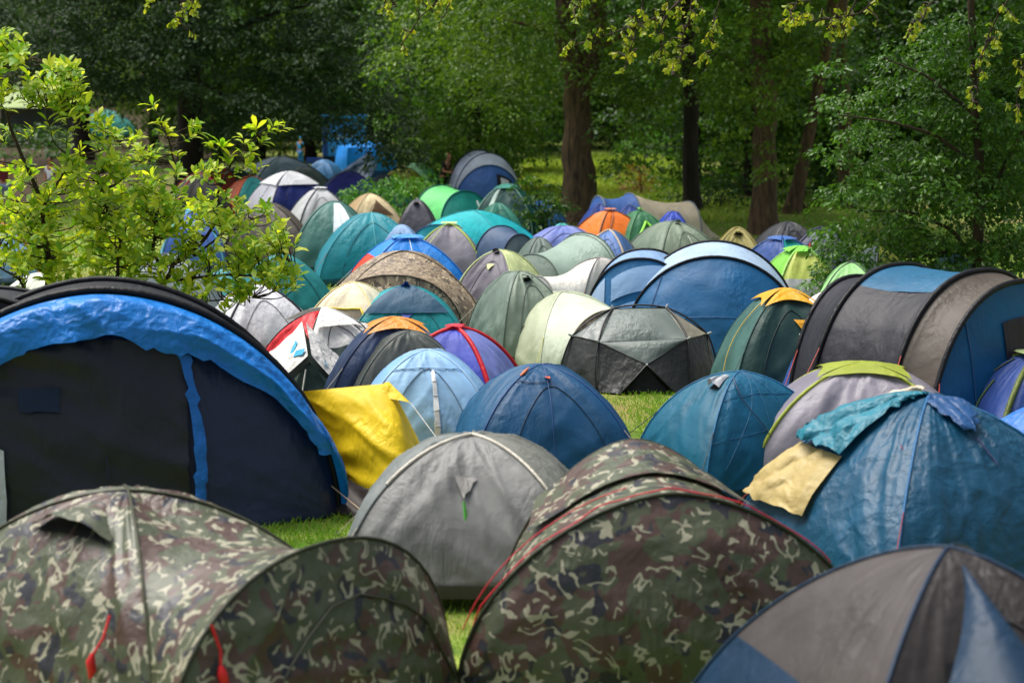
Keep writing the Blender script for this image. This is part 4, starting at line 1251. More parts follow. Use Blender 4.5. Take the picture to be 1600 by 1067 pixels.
for (lb, ax, ay, hm, w, l, rot, cols, cap, slv) in FAR:
    t = dome(lb, ax, ay, hm, w * 1.28, l * 1.1, rot, cols, cap=cap, sleeve=slv or '#3a3d42', sr=.022 if slv else .010, amp=.018, a=RS.uniform(.9, 1.12), b=RS.uniform(.92, 1.06), bul=RS.uniform(-.04, .04))
    if 'lime trim beside' in lb:
        t.line(0, [(.2, .35), (.5, .62), (.8, .35)], '#8fe03a', .03, 'lime_trim', .02)
    if 'olive khaki' in lb:
        t.hood(0, '#8a8148', .5, .80, .5, .10, .1)
    if 'red tab' in lb:
        t.hood(0, '#383c50', .5, .86, .5, .1, .1)
        t.tri(0, '#c2303a', .28, .55, .1, .12)
    if 'orange dome' in lb:
        t.line(0, [(.02, .2), (.3, .6), (.5, .9)], '#7a4020', .012, 'seam', .01)
    if 'pale cord' in lb:
        t.line(0, [(.55, .6), (.62, .1)], '#c3c8b4', .01, 'cord', .03)
        t.hood(0, '#6f7f6e', .5, .92, .4, .08, .1)
    if 'silver white' in lb:
        t.line(3, [(.5, 0), (.5, .95)], '#8f93a2', .01, 'seam')
    if 'teal dome tent with dark door' in lb:
        t.band(0, '#c7e0d6', .2, .3, .05, .75, 'door_edge', .015, 0)

# family tent with framed window, bright sky painted into its pale roof
t = hoops('tall blue family tent with roof painted pale for the bright sky and small black framed window', 762, 241, 0, [(-.4, 2.25, 1.75, 0), (.9, 2.2, 1.8, 0), (1.9, 1.6, .06, 0)], 14, ['#a5b3cc', '#34508c'],
          front=dict(c='#3a62a8', out=.75, amp=.01, bul=.12), sleeve='#1a2440', sr=.035, ex=1.0, ez=1.0)
surf('pale_canopy', t.S['f'], t.root, '#aab6cc', nu=16, nv=8, off=.03, amp=0, center=t.c, mapf=lambda A, B: (.14 + .72 * A, .80 - .18 * np.abs(2 * A - 1) ** 2 * 0 + .2 * B))
wf = surf('window_frame', t.S['f'], t.root, '=15181f', nu=6, nv=6, off=.035, amp=0, center=t.c, mapf=lambda A, B: (.55 + .155 * A, .40 + .24 * B))
surf('window_pane', t.S['f'], wf, '=b9c0cc', nu=6, nv=6, off=.05, amp=0, center=t.c, mapf=lambda A, B: (.585 + .085 * A, .455 + .13 * B))
# teal tunnel with bright green roof
t = hoops('teal tunnel tent with bright green roof behind the turquoise tent', 725, 300, 0, [(-.7, 1.7, 1.15, .1), (.5, 1.9, 1.25, 0), (1.3, 1.3, .06, 0)], 38, ['#6fd87f', '#2f9a7c'], front=dict(c='#1f8a80', out=.5), sleeve='#1d6f68', sr=.02)
t.line('f', [(.62, .1), (.6, .8)], '#d6e2dc', .03, 'door_edge', .02)
t = dome('dark emerald dome tent beside the teal tunnel', 778, 318, 1.1, 74, 1.5, 12, ['#23705f', '#1f6656', '#1f6656', '#1f6656'], amp=.014)
# beige tunnel with blue end
t = hoops('beige tunnel tent with blue end behind the orange tent', 935, 308, 0, [(-.4, 1.3, 1.15, 0), (.5, 1.6, 1.2, 0), (2.2, 1.5, .95, 0), (2.9, 1.0, .06, 0)], -68, ['#4f74b8', '#dccdb2', '#d3c4a8'], front=dict(c='#3f66ae', out=.3), sleeve='#7f8896', sr=.02, sag=.12)

# dark tarpaulin slung from a pole, below the blue cube
tp = [at_depth(578, 236, 66.5), at_depth(480, 306, 62.5), at_depth(545, 318, 62.0), at_depth(590, 262, 66.0)]
base = np.array([tp[0][0], tp[0][1], 0])
root = empty('slung_tarpaulin', base)
tag(root, 'dark slate blue tarpaulin slung high from a pole', 'tarpaulin')
q = [p - base for p in tp]
quad('tarp_sheet', q[1], q[2], q[3], q[0], root, fabric('#344a63', crinkle=1.4), 24, .12, 4, .2, np.array([0, 3, -2.0]))
tube('tarp_pole', [q[0] + np.array([0, 0, .02]), np.array([q[0][0], q[0][1], 0.0])], .03, root, plain('#4a4a48', .5))
for a_, c_ in ((1, -.6), (2, .6)):
    tube('guy_rope', [q[a_], np.array([q[a_][0] + c_ * .2, q[a_][1] - .5, .02])], .01, root, plain('#9a968a', .6), 4)

# bright blue inflated cube
cb = on_plane(572, 286, 0)
root = empty('inflated_cube', cb, R(18))
tag(root, 'bright blue inflated cube standing behind the tarpaulin', 'inflatable')
sb = scale_at(cb[1])
CB = fabric('#1685dc', rough=.4, crinkle=.4, trans=.25)
wv = 1.0
for i in range(4):
    an = i * math.pi / 2

    def S(U, V, an=an):
        x = (U - .5) * 2 * wv; y = np.full_like(x, -wv) - .18 * np.sin(np.pi * U) * np.sin(np.pi * np.clip(V, .0, 1))
        k = 1 - .06 * np.abs(2 * V - 1) ** 3
        z = V * 1.45
        return np.stack([(x * math.cos(an) - y * math.sin(an)) * k, (x * math.sin(an) + y * math.cos(an)) * k, z], -1)
    surf('inflated_side', S, root, CB, nu=14, nv=14, amp=.01, seed=i, center=(0, 0, .9))
surf('inflated_top', lambda U, V: np.stack([(U - .5) * 2 * wv * .94, (V - .5) * 2 * wv * .94, 1.45 + .2 * np.sin(np.pi * U) * np.sin(np.pi * V)], -1), root, CB, nu=14, nv=14, amp=0, center=(0, 0, .9))
surf('base_band', lambda U, V: np.stack([(U - .5) * 2 * wv * 1.02, np.full_like(U, -wv - .08) - .1 * np.sin(np.pi * U), .02 + .5 * V], -1), root, '#0d3f86', nu=12, nv=4, amp=0, center=(0, 0, .3))


# ---- blue stand with lettering
def box_np(x0, x1, y0, y1, z0, z1):
    v = [(x, y, z) for x in (x0, x1) for y in (y0, y1) for z in (z0, z1)]
    f = [(0, 1, 3, 2), (4, 6, 7, 5), (0, 4, 5, 1), (2, 3, 7, 6), (0, 2, 6, 4), (1, 5, 7, 3)]
    return np.array(v, float), np.array(f)


def box(name, x0, x1, y0, y1, z0, z1, parent, mat, bev=.02):
    v, f = box_np(x0, x1, y0, y1, z0, z1)
    o = link(name, mesh_np(name, v, f, smooth=False), parent, mat)
    if bev:
        m = o.modifiers.new('bevel', 'BEVEL'); m.width = bev; m.segments = 2
    return o


kb = on_plane(532, 256, 0)
root = empty('water_kiosk', kb, R(4))
root.scale = (.82, .82, .80)
tag(root, 'bright blue kiosk with white lettering under the dark branches', 'kiosk')
KB = plain('#1c7fe0', .4); KD = plain('#12449c', .5)
sk = scale_at(kb[1])
box('cabin', -1.05, 1.55, 0, 2.2, .42, 2.75, root, KB)
fp = box('front_panel', -.72, 1.5, -.05, -.003, .5, 2.2, root, plain('#2a90ee', .35), .01)
box('canopy_roof', -1.25, 1.75, -.45, 2.3, 2.753, 2.95, root, plain('#2f9af0', .4))
box('plinth', -1.0, 1.5, .12, 2.1, 0, .418, root, plain('#1c2632', .7))
box('step', -2.0, -1.1, -.2, .6, 0, .35, root, KD)
for k in range(3):
    box('shutter', -1.02 + .10 * k, -.95 + .10 * k, -.06, -.003, .45, 2.3, root, KD, .005)
# round emblem and lettering, as legible as in the picture
an = np.linspace(0, 2 * np.pi, 22)
tube('round_emblem', np.stack([-.18 + .13 * np.cos(an), np.full_like(an, -.065), 1.62 + .13 * np.sin(an)], -1), .025, fp, plain('#eef6ff', .4), 5)
tube('round_emblem', [(-.28, -.065, 1.60), (-.18, -.065, 1.52), (-.08, -.065, 1.60)], .02, fp, plain('#eef6ff', .4), 5)


def word(txt, x, z, size, root, mat, y=-.07):
    cu = bpy.data.curves.new('lettering', 'FONT')
    cu.body = txt; cu.size = size; cu.extrude = .006
    o = bpy.data.objects.new('lettering', cu); COL.objects.link(o)
    dg = bpy.context.evaluated_depsgraph_get()
    me = bpy.data.meshes.new_from_object(o.evaluated_get(dg))
    bpy.data.objects.remove(o)
    n = link('lettering', me, root, mat)
    n.location = (x, y, z); n.rotation_euler = (math.pi / 2, 0, 0)


word('vertyPlu', .02, 1.54, .26, fp, plain('#eef6ff', .4))
word('sustans', -.15, .66, .22, fp, plain('#bfe0fa', .4))

# ---- pavilion at the far left
gb_ = on_plane(38, 226, 0)
root = empty('garden_pavilion', gb_, R(-8))
tag(root, 'dark open pavilion with pale green roof far up on the bank', 'pavilion')
sgz = scale_at(gb_[1])
wz = 2.5
for x in (-wz, wz):
    for y in (-wz, wz):
        box('post', x - .08, x + .08, y - .08, y + .08, 0, 2.3, root, plain('#40443c', .7), .01)
ap = np.array([0, 0, 3.9])
for i in range(4):
    an_ = i * math.pi / 2
    rotm = np.array([[math.cos(an_), -math.sin(an_), 0], [math.sin(an_), math.cos(an_), 0], [0, 0, 1]])
    quad('roof_panel', rotm @ np.array([-wz - .15, -wz - .15, 2.3]), rotm @ np.array([wz + .15, -wz - .15, 2.3]), ap, ap, root, fabric('#9db36a', trans=.25), 10, .01, i, .08, np.array([0, 0, 1.0]))
quad('back_wall', (wz - .1, wz, .05), (-wz + .1, wz, .05), (-wz + .1, wz, 2.3), (wz - .1, wz, 2.3), root, '#3a4046', 8, .02, 2, 0, np.array([0, 0, 1]))
quad('side_wall', (wz, -wz + .1, .05), (wz, wz - .1, .05), (wz, wz - .1, 2.3), (wz, -wz + .1, 2.3), root, '#545a60', 8, .02, 2, 0, np.array([0, 0, 1]))


# ================================================================== foliage
def unit(v):
    return v / np.maximum(np.linalg.norm(v, axis=-1, keepdims=True), 1e-9)


def leaves_np(P, D, Nn, Ln, Wd, rng, detailed=False, fold=.18):
    """P base, D axis, Nn normal -> triangles"""
    D = unit(D); X = unit(np.cross(D, Nn)); Nn = np.cross(X, D)
    L = Ln[:, None]; W = Wd[:, None]
    n = len(P)
    if not detailed:
        v = np.stack([P, P + D * L * .5 - X * W * .5 + Nn * W * fold, P + D * L, P + D * L * .5 + X * W * .5 + Nn * W * fold], 1)
        f = np.array([[0, 1, 2], [0, 2, 3]])
        k = 4
    else:
        bend = Nn * L * .10
        v = np.stack([P, P + D * L * .42 - X * W * .38 + Nn * W * fold, P + D * L * .42 + X * W * .38 + Nn * W * fold, P + D * L * .55 + bend * .3,
                      P + D * L - bend, P + D * L * .74 - X * W * .40 + Nn * W * fold * .8 - bend * .3, P + D * L * .74 + X * W * .40 + Nn * W * fold * .8 - bend * .3], 1)
        f = np.array([[0, 3, 1], [0, 2, 3], [1, 3, 5], [2, 6, 3], [3, 4, 5], [3, 6, 4]])
        k = 7
    F_ = (np.arange(n)[:, None, None] * k + f[None]).reshape(-1, 3)
    tint = np.repeat(rng.rand(n) ** 1.3, k)
    return v.reshape(-1, 3), F_, tint


def sprays(C, r, per, leaf, rng, droop=.5, aspect=.6, up=.9, rand_tint=None, detailed=False):
    m = len(C)
    rr = r * (.6 + .8 * rng.rand(m))
    # each spray leans its own way
    tilt = rng.normal(0, .35, (m, 2))
    th = rng.rand(m, per) * 2 * np.pi
    rho = np.sqrt(rng.rand(m, per))
    ox = np.cos(th) * rho * rr[:, None]; oy = np.sin(th) * rho * rr[:, None]
    oz = -droop * rho ** 2 * rr[:, None] + rng.normal(0, .14, (m, per)) * rr[:, None] + ox * tilt[:, :1] + oy * tilt[:, 1:]
    P = C[:, None, :] + np.stack([ox, oy, oz], -1)
    D = np.stack([np.cos(th), np.sin(th), -.35 - .5 * rho], -1) + rng.normal(0, .45, (m, per, 3))
    Nn = np.stack([tilt[:, :1] * -.6 + 0 * th, tilt[:, 1:] * -.6 + 0 * th, up + 0 * th], -1) + rng.normal(0, .38, (m, per, 3))
    P = P.reshape(-1, 3); D = D.reshape(-1, 3); Nn = Nn.reshape(-1, 3)
    Ln = leaf * (.65 + .7 * rng.rand(len(P)))
    v, f, t_ = leaves_np(P, D, Nn, Ln, Ln * aspect, rng, detailed)
    if rand_tint is None:
        st = np.repeat(rng.rand(m), per)
        t_ = np.clip(t_ * .55 + np.repeat(st, len(t_) // len(st)) * .45, 0, 1)
    return v, f, t_


def blob(px, py, rx, ry, Y, dY, n, rng):
    th = rng.rand(n) * 2 * np.pi; rho = np.sqrt(rng.rand(n))
    X = px + np.cos(th) * rho * rx; Yp = py + np.sin(th) * rho * ry
    dep = Y + (rng.rand(n) - .5) * 2 * dY
    return np.array([at_depth(a, b, c) for a, b, c in zip(X, Yp, dep)])


def crown(name, root, centers, r, per, leaf, mat, rng, **kw):
    base = np.array(root.location)
    v, f, ti = sprays(np.asarray(centers) - base, r, per, leaf, rng, **kw)
    return link(name, mesh_np(name, v, f, smooth=False, tint=ti), root, mat)


LM = {
    'dark': leaf_mat('dark_leaves', '#1e3420', '#48663a', .34, .6),
    'olive': leaf_mat('olive_leaves', '#38581c', '#75962f', .45),
    'green': leaf_mat('green_leaves', '#2f5c20', '#6a962f', .42),
    'deep': leaf_mat('deep_leaves', '#224220', '#507a2e', .4),
    'hornbeam': leaf_mat('hornbeam_leaves', '#234a18', '#5f8a2e', .36, .42),
    'hang': leaf_mat('hanging_leaves', '#6a9026', '#c2c23e', .48),
    'magnolia': leaf_mat('yellow_green_leaves', '#76a826', '#d9e044', .52, .42),
    'bush': leaf_mat('bush_leaves', '#3c7a22', '#6ea634', .35),
    'rust': leaf_mat('rust_leaves', '#7a5a2c', '#b08a4c', .3),
}


def trunk_pts(pts, n=22, wob=.05, seed=0):
    pts = np.array(pts, float)
    tt = np.linspace(0, len(pts) - 1, n)
    P = np.stack([np.interp(tt, range(len(pts)), pts[:, k]) for k in range(3)], -1)
    # smooth
    for _ in range(3):
        P[1:-1] = (P[:-2] + 2 * P[1:-1] + P[2:]) / 4
    w = np.stack([vn(tt * 2.3, tt * 0 + 1, seed) - .5, vn(tt * 2.3, tt * 0 + 7, seed + 1) - .5, tt * 0], -1) * wob
    return P + w


def px_pts(lst, Y, base):
    out = []
    for q in lst:
        dep = q[2] if len(q) > 2 else Y
        out.append(at_depth(q[0], q[1], dep) - base)
    return out


def tree(label, bx, by, stems, blobs, lmat, seed, leaf=.15, dens=7.0, per=42, r=.5, bark=BARK, droop=.5, group=None, name='broadleaf_tree', shade_canopy=None, aspect=.6):
    """stems: list of (pixel polyline, radius px start, end); blobs in pixels with depth"""
    rng = np.random.RandomState(seed)
    g = on_plane(bx, by, 0)
    root = empty(name, g)
    tag(root, label, 'tree', group)
    s = scale_at(g[1])
    lst = []
    for k, (pl, r0, r1) in enumerate(stems):
        pts = px_pts(pl, g[1], g)
        if k == 0:
            pts[0][2] = -.05
        P = trunk_pts(pts, 26, .06 * r0 / 10, seed + k)
        rad = np.linspace(r0 / s, r1 / s, len(P))
        if k == 0:
            zz = P[:, 2]
            rad = rad * (1 + .55 * np.exp(-np.clip(zz, 0, 9) / .45))
        rad = rad * (1 + .10 * (vn(np.arange(len(P)) * .7, np.arange(len(P)) * 0, seed + k) - .5))
        lst.append((P, rad))
    tubes_joined('trunk', lst, root, bark, 14)
    cs = []
    for b in blobs:
        px, py, rx, ry, Y, dY = b[:6]
        sc = scale_at(Y)
        n = max(3, int(math.pi * rx * ry / sc / sc * dens * (b[6] if len(b) > 6 else 1)))
        cs.append(blob(px, py, rx, ry, Y, dY, n, rng))
    if cs:
        crown('crown', root, np.concatenate(cs), r, per, leaf, lmat, rng, droop=droop, aspect=aspect)
    if shade_canopy:
        cx, cy, cz, rx, ry, rz, n = shade_canopy
        u = unit(rng.normal(0, 1, (n, 3))) * (rng.rand(n, 1) ** .4)
        C = np.array([cx, cy, cz]) + u * np.array([rx, ry, rz]) + g
        crown('crown', root, C, .9, 30, .30, lmat, rng, droop=droop)  # unseen upper foliage, added above the view to keep the wood dark
    return root


D_ = 58
tree('massive dark tree with near black foliage behind the silver white tent', 296, 318,
     [([(296, 318), (295, 200), (297, 90), (300, -40), (300, -260)], 21, 15), ([(297, 90), (240, 60), (170, 70), (130, 62)], 6, 1.5), ([(298, 60), (360, 50), (430, 20), (520, 0)], 6, 1.5), ([(298, 120), (350, 150), (410, 160)], 4, 1)],
     [(60, 50, 150, 70, 57, 3), (220, 60, 150, 85, 57, 3), (390, 80, 170, 105, 57, 3), (530, 90, 125, 95, 57, 3), (606, 190, 52, 60, 56, 2), (606, 232, 26, 40, 56, 1.5), (560, 200, 30, 16, 56, 1, .5), (410, 180, 72, 40, 56, 2.5), (340, 190, 60, 34, 57, 2, .6),
      (175, 130, 55, 34, 57, 2, .7), (90, 110, 90, 40, 57, 2), (525, 186, 55, 20, 56, 1.2, .8), (500, 215, 18, 14, 56, .8, .6), (640, 215, 20, 45, 56, 1, .8)], LM['dark'], 5, leaf=.15, dens=8, bark=BARK_DARK, shade_canopy=(-1, 1, 10.5, 8, 6, 3.5, 800))
tree('great forked tree with a broad brown trunk beside the grass', 905, 350,
     [([(903, 352), (903, 260), (905, 190), (903, 135), (886, 60), (880, -40), (870, -200)], 27, 12), ([(905, 150), (928, 90), (932, 20), (940, -60), (960, -200)], 17, 10), ([(928, 80), (1000, 40), (1060, 20)], 5, 1.5), ([(888, 70), (830, 40), (780, 30)], 5, 1.5)],
     [(700, 50, 130, 80, 52, 3), (740, 150, 95, 80, 60, 2), (800, 90, 90, 90, 52, 3), (672, 225, 34, 48, 61, 1.5), (850, 50, 70, 60, 50, 2), (955, 110, 50, 50, 50, 1.5, .7), (985, 190, 50, 60, 51, 2, .8), (1015, 80, 80, 80, 52, 2.5), (780, 205, 60, 40, 61, 2, .7), (965, 250, 28, 30, 50.5, 1, .6), (905, 40, 60, 50, 50, 1.5, .6)],
     LM['olive'], 6, leaf=.14, dens=7, shade_canopy=(0, 0, 10.5, 4.5, 5, 3, 260))
tree('slim dark tree trunk to one side of the great forked tree', 1082, 342,
     [([(1085, 342), (1080, 250), (1078, 130), (1074, 0), (1070, -150)], 13, 10), ([(1079, 140), (1110, 90), (1160, 60)], 4, 1)],
     [(1060, 60, 70, 70, 56, 2), (1120, 90, 60, 70, 57, 2), (1050, 190, 26, 50, 57, 1.5, .5), (1110, 200, 30, 50, 57, 2, .5)], LM['green'], 7, dens=6, bark=BARK_DARK, shade_canopy=(0, 2, 10, 5, 5, 3, 350))
tree('stout brown tree trunk beside the khaki tent', 1194, 366,
     [([(1194, 366), (1194, 300), (1196, 200), (1192, 80), (1190, -60), (1190, -220)], 20, 15), ([(1196, 170), (1230, 110), (1270, 70)], 6, 2), ([(1194, 150), (1150, 100), (1120, 80)], 5, 1.5)],
     [(1170, 80, 90, 80, 47, 2), (1210, 150, 55, 45, 46.5, 1.5, .8), (1150, 190, 40, 50, 47, 1.5, .7), (1230, 40, 80, 50, 47, 2), (1240, 215, 30, 30, 47, 1, .5), (1200, 245, 22, 20, 46, .6, .5)], LM['olive'], 8, dens=7, shade_canopy=(0, 0, 10, 6, 5, 3, 500))
tree('leaning dark tree trunk in the wood', 1237, 334,
     [([(1237, 334), (1252, 270), (1268, 190), (1290, 90), (1310, -40)], 11, 8)], [(1290, 90, 60, 60, 57, 2), (1260, 140, 40, 40, 57, 2, .6)], LM['deep'], 9, dens=5, bark=BARK)
tree('straight thin tree trunk deep in the wood', 1322, 326,
     [([(1322, 326), (1320, 200), (1316, 60), (1316, -60)], 11, 8)], [(1330, 90, 60, 70, 60, 2), (1350, 180, 40, 50, 60, 2, .6)], LM['deep'], 10, dens=5, bark=BARK)
tree('dark trunk half lost in the shade at the wood edge', 128, 250,
     [([(128, 250), (126, 150), (122, 40), (120, -60)], 14, 11)], [(60, 30, 130, 70, 84, 3), (160, 80, 70, 40, 84, 3, .6)], LM['dark'], 11, dens=4, leaf=.2, r=.7, bark=BARK_DARK, shade_canopy=(0, 0, 11, 7, 6, 3, 400))

# hornbeam at the right, multi-stemmed
tree('spreading hornbeam with low leafy branches over the long tunnel tent', 1530, 512,
     [([(1530, 512), (1526, 400), (1532, 300), (1524, 180), (1520, 40), (1515, -120)], 9, 5), ([(1528, 420), (1490, 360), (1420, 330), (1340, 330)], 4, 1), ([(1530, 330), (1570, 260), (1600, 200), (1640, 150)], 4, 1.5), ([(1528, 260), (1460, 210), (1390, 190), (1310, 180)], 3.5, 1), ([(1526, 380), (1450, 400), (1370, 405), (1300, 425)], 3, .8), ([(1524, 180), (1450, 120), (1380, 90)], 3, 1)],
     [(1430, 292, 120, 52, 30.5, 1.5), (1370, 372, 90, 30, 30, 1), (1500, 350, 110, 60, 30.5, 1.5), (1318, 415, 44, 30, 29.5, .7, .8), (1450, 215, 130, 50, 31, 1.5), (1370, 160, 80, 26, 31, 1, .7), (1520, 110, 90, 90, 31, 1.5), (1570, 250, 60, 80, 31, 1.5), (1570, 400, 60, 36, 30.5, 1, .8),
      (1440, 100, 70, 50, 31.5, 1.2, .8), (1300, 300, 30, 14, 30, .5, .6), (1290, 110, 34, 14, 30.5, .4, .7), (1455, 400, 70, 22, 30, .8, .7), (1590, 60, 50, 70, 31, 1.2), (1330, 235, 46, 16, 30, .5, .7), (1280, 440, 20, 18, 29.5, .4, .8)],
     LM['hornbeam'], 12, leaf=.10, dens=40, per=36, r=.27, bark=TWIG, droop=.35, shade_canopy=(1.5, 0, 8.5, 3.5, 3, 2, 160), aspect=.62, name='hornbeam_tree')

# ---- wood behind: individual trees with shared crowns
rngw = np.random.RandomState(21)


def generic_crown(seed, mat):
    rng = np.random.RandomState(seed)
    n = 420
    u = unit(rng.normal(0, 1, (n, 3))) * (rng.rand(n, 1) ** .35)
    C = np.array([0, 0, 6.2]) + u * np.array([4.2, 4.2, 6.2])
    v, f, ti = sprays(C, .8, 36, .21, rng, droop=.5)
    me = mesh_np('crown', v, f, smooth=False, tint=ti)
    me.materials.append(mat)
    return me


gcs = [generic_crown(31, LM['deep']), generic_crown(32, LM['green']), generic_crown(33, LM['olive']), generic_crown(34, LM['deep'])]
tv, tf = tube_np(trunk_pts([(0, 0, -.1), (.1, 0, 3), (0, .1, 7), (0, 0, 11)], 14, .2, 3), np.linspace(.34, .12, 14), 10)
tm = mesh_np('trunk', tv, tf); tm.materials.append(BARK_DARK)
spots = []
for (Y, x0, x1, step) in ((66, 640, 1660, 92), (78, 620, 1700, 84), (92, 330, 1750, 86), (108, 240, 1800, 82)):
    px = x0
    while px < x1:
        spots.append((px + rngw.uniform(-22, 22), Y + rngw.uniform(-3, 3)))
        px += step
for i, (px, Y) in enumerate(spots):
    if 790 < px < 1060 and Y < 100:      # sunlit clearing behind the forked tree
        continue
    if 425 < px < 650 and Y < 84:
        continue
    p = at_depth(px, 300, Y)
    root = empty('woodland_tree', (p[0], p[1], 0), rngw.uniform(0, 6.28))
    ki = (i * 7 + int(px) // 50) % 4
    tag(root, ('deep green leafy tree standing back in the wood', 'bright green leafy tree standing back in the wood', 'olive green leafy tree standing back in the wood', 'deep green leafy tree standing back in the wood')[ki], 'tree', ('deep green trees of the wood', 'bright green trees of the wood', 'olive green trees of the wood', 'deep green trees of the wood')[ki])
    k = rngw.uniform(.85, 1.25)
    root.scale = (k, k, k * rngw.uniform(.9, 1.2))
    c = link('crown', gcs[ki], root)
    link('trunk', tm, root)
# distant closed wood
rngw = np.random.RandomState(77)
n = 3600
pxs = rngw.uniform(-120, 1720, n)
dep = np.where(pxs < 300, rngw.uniform(185, 215, n), rngw.uniform(118, 140, n))
C = np.array([at_depth(a, 120, d) for a, d in zip(pxs, dep)])
C[:, 2] = rngw.uniform(.2, 20, n) + np.where(pxs < 300, 1.5, 0)
v, f, ti = sprays(C, 1.9, 46, .52, rngw, droop=.4)
fw = link('distant_wood', mesh_np('distant_wood', v, f, smooth=False, tint=ti), None, LM['deep'])
tag(fw, 'far mass of dark woodland closing off the view', 'wood', kind='stuff')


# ---- shrubs
def shrub(label, bx, by, blobs, lmat, seed, leaf=.1, dens=12, per=34, r=.3, name='shrub', droop=.5, aspect=.6, stems=6, detailed=False):
    rng = np.random.RandomState(seed)
    g = on_plane(bx, by, 0)
    root = empty(name, g)
    tag(root, label, 'shrub')
    cs = []
    for b in blobs:
        px, py, rx, ry, Y, dY = b[:6]
        sc = scale_at(Y)
        nn = max(3, int(math.pi * rx * ry / sc / sc * dens * (b[6] if len(b) > 6 else 1)))
        cs.append(blob(px, py, rx, ry, Y, dY, nn, rng))
    C = np.concatenate(cs)
    C[:, 2] = np.maximum(C[:, 2], .12)
    crown('foliage', root, C, r, per, leaf, lmat, rng, droop=droop, aspect=aspect)
    lst = []
    for k in range(stems):
        e = C[rng.randint(len(C))] - g
        lst.append((trunk_pts([(rng.uniform(-.15, .15), rng.uniform(-.15, .15), -.03), e * .5 + np.array([0, 0, .15]), e], 8, .03, seed + k), np.linspace(.025, .008, 8)))
    tubes_joined('stem', lst, root, TWIG, 6)
    return root


shrub('fresh green feathery bush growing among the far tents', 630, 352, [(620, 305, 70, 30, 52.5, 1.2), (580, 298, 45, 20, 52.5, 1), (660, 300, 48, 26, 52, 1), (675, 325, 36, 20, 51.5, .8), (690, 330, 26, 14, 51.5, .6), (640, 285, 30, 14, 52.5, .8), (545, 305, 30, 14, 52.5, .6, .6)], LM['bush'], 41, leaf=.16, dens=13, per=40, r=.4, droop=.8, aspect=.34)
shrub('dark leaved shrub growing against the forked tree trunk', 850, 368, [(845, 322, 38, 34, 47.2, .7), (840, 285, 26, 22, 47.2, .5, .7), (866, 300, 16, 40, 47.4, .5, .8), (815, 338, 20, 18, 47, .5, .7)], LM['deep'], 42, leaf=.14, dens=13, per=26, r=.32)
shrub('rust brown dry bush in the sunny clearing', 1002, 312, [(1002, 282, 26, 28, 62, 1), (990, 300, 20, 16, 62, 1)], LM['rust'], 43, leaf=.13, dens=9, per=36, r=.4)
for k, (px, by, rx, ry, lb) in enumerate(((1045, 322, 30, 28, 'green undergrowth bush between the slim trunk and the clearing'), (1120, 335, 50, 40, 'dark green bush behind the khaki tent'), (1150, 300, 34, 30, 'mid green bush filling the gap beside the stout trunk'),
                                          (1255, 330, 40, 30, 'low green bush behind the charcoal tent'), (1300, 310, 40, 40, 'dense bush beneath the thin straight trunk'), (1010, 250, 50, 30, 'pale green shrub at the back of the clearing'),
                                          (850, 250, 50, 34, 'shady green bush behind the family tent'), (740, 262, 60, 30, 'dark bush beyond the family tent'), (640, 262, 30, 26, 'small dark bush beside the kiosk'), (1075, 300, 30, 40, 'leafy green bush at the slim dark trunk'))):
    g = on_plane(px, by, 0)
    Y = max(g[1], 54)
    shrub(lb, px, by, [(px, by - ry * .8, rx, ry, Y, 1.3)], LM[['green', 'deep', 'green', 'olive', 'deep', 'bush', 'deep', 'deep', 'deep', 'green'][k]], 60 + k, leaf=.15, dens=12, per=38, r=.45)
shrub('dark shrubs screening the pavilion on the bare bank', 40, 232, [(45, 216, 75, 22, 108, 2), (20, 200, 40, 18, 110, 2, .6), (110, 215, 40, 18, 106, 2, .7), (50, 244, 95, 15, 94, 1.5)], LM['deep'], 78, leaf=.28, dens=5, per=30, r=.7)
shrub('green weeds and nettles on the bare bank beneath the dark tree', 205, 290, [(205, 265, 40, 25, 68, 1.2), (240, 240, 20, 40, 70, 1), (190, 225, 10, 20, 74, .6, .6)], LM['green'], 75, leaf=.14, dens=8, per=30, r=.35)


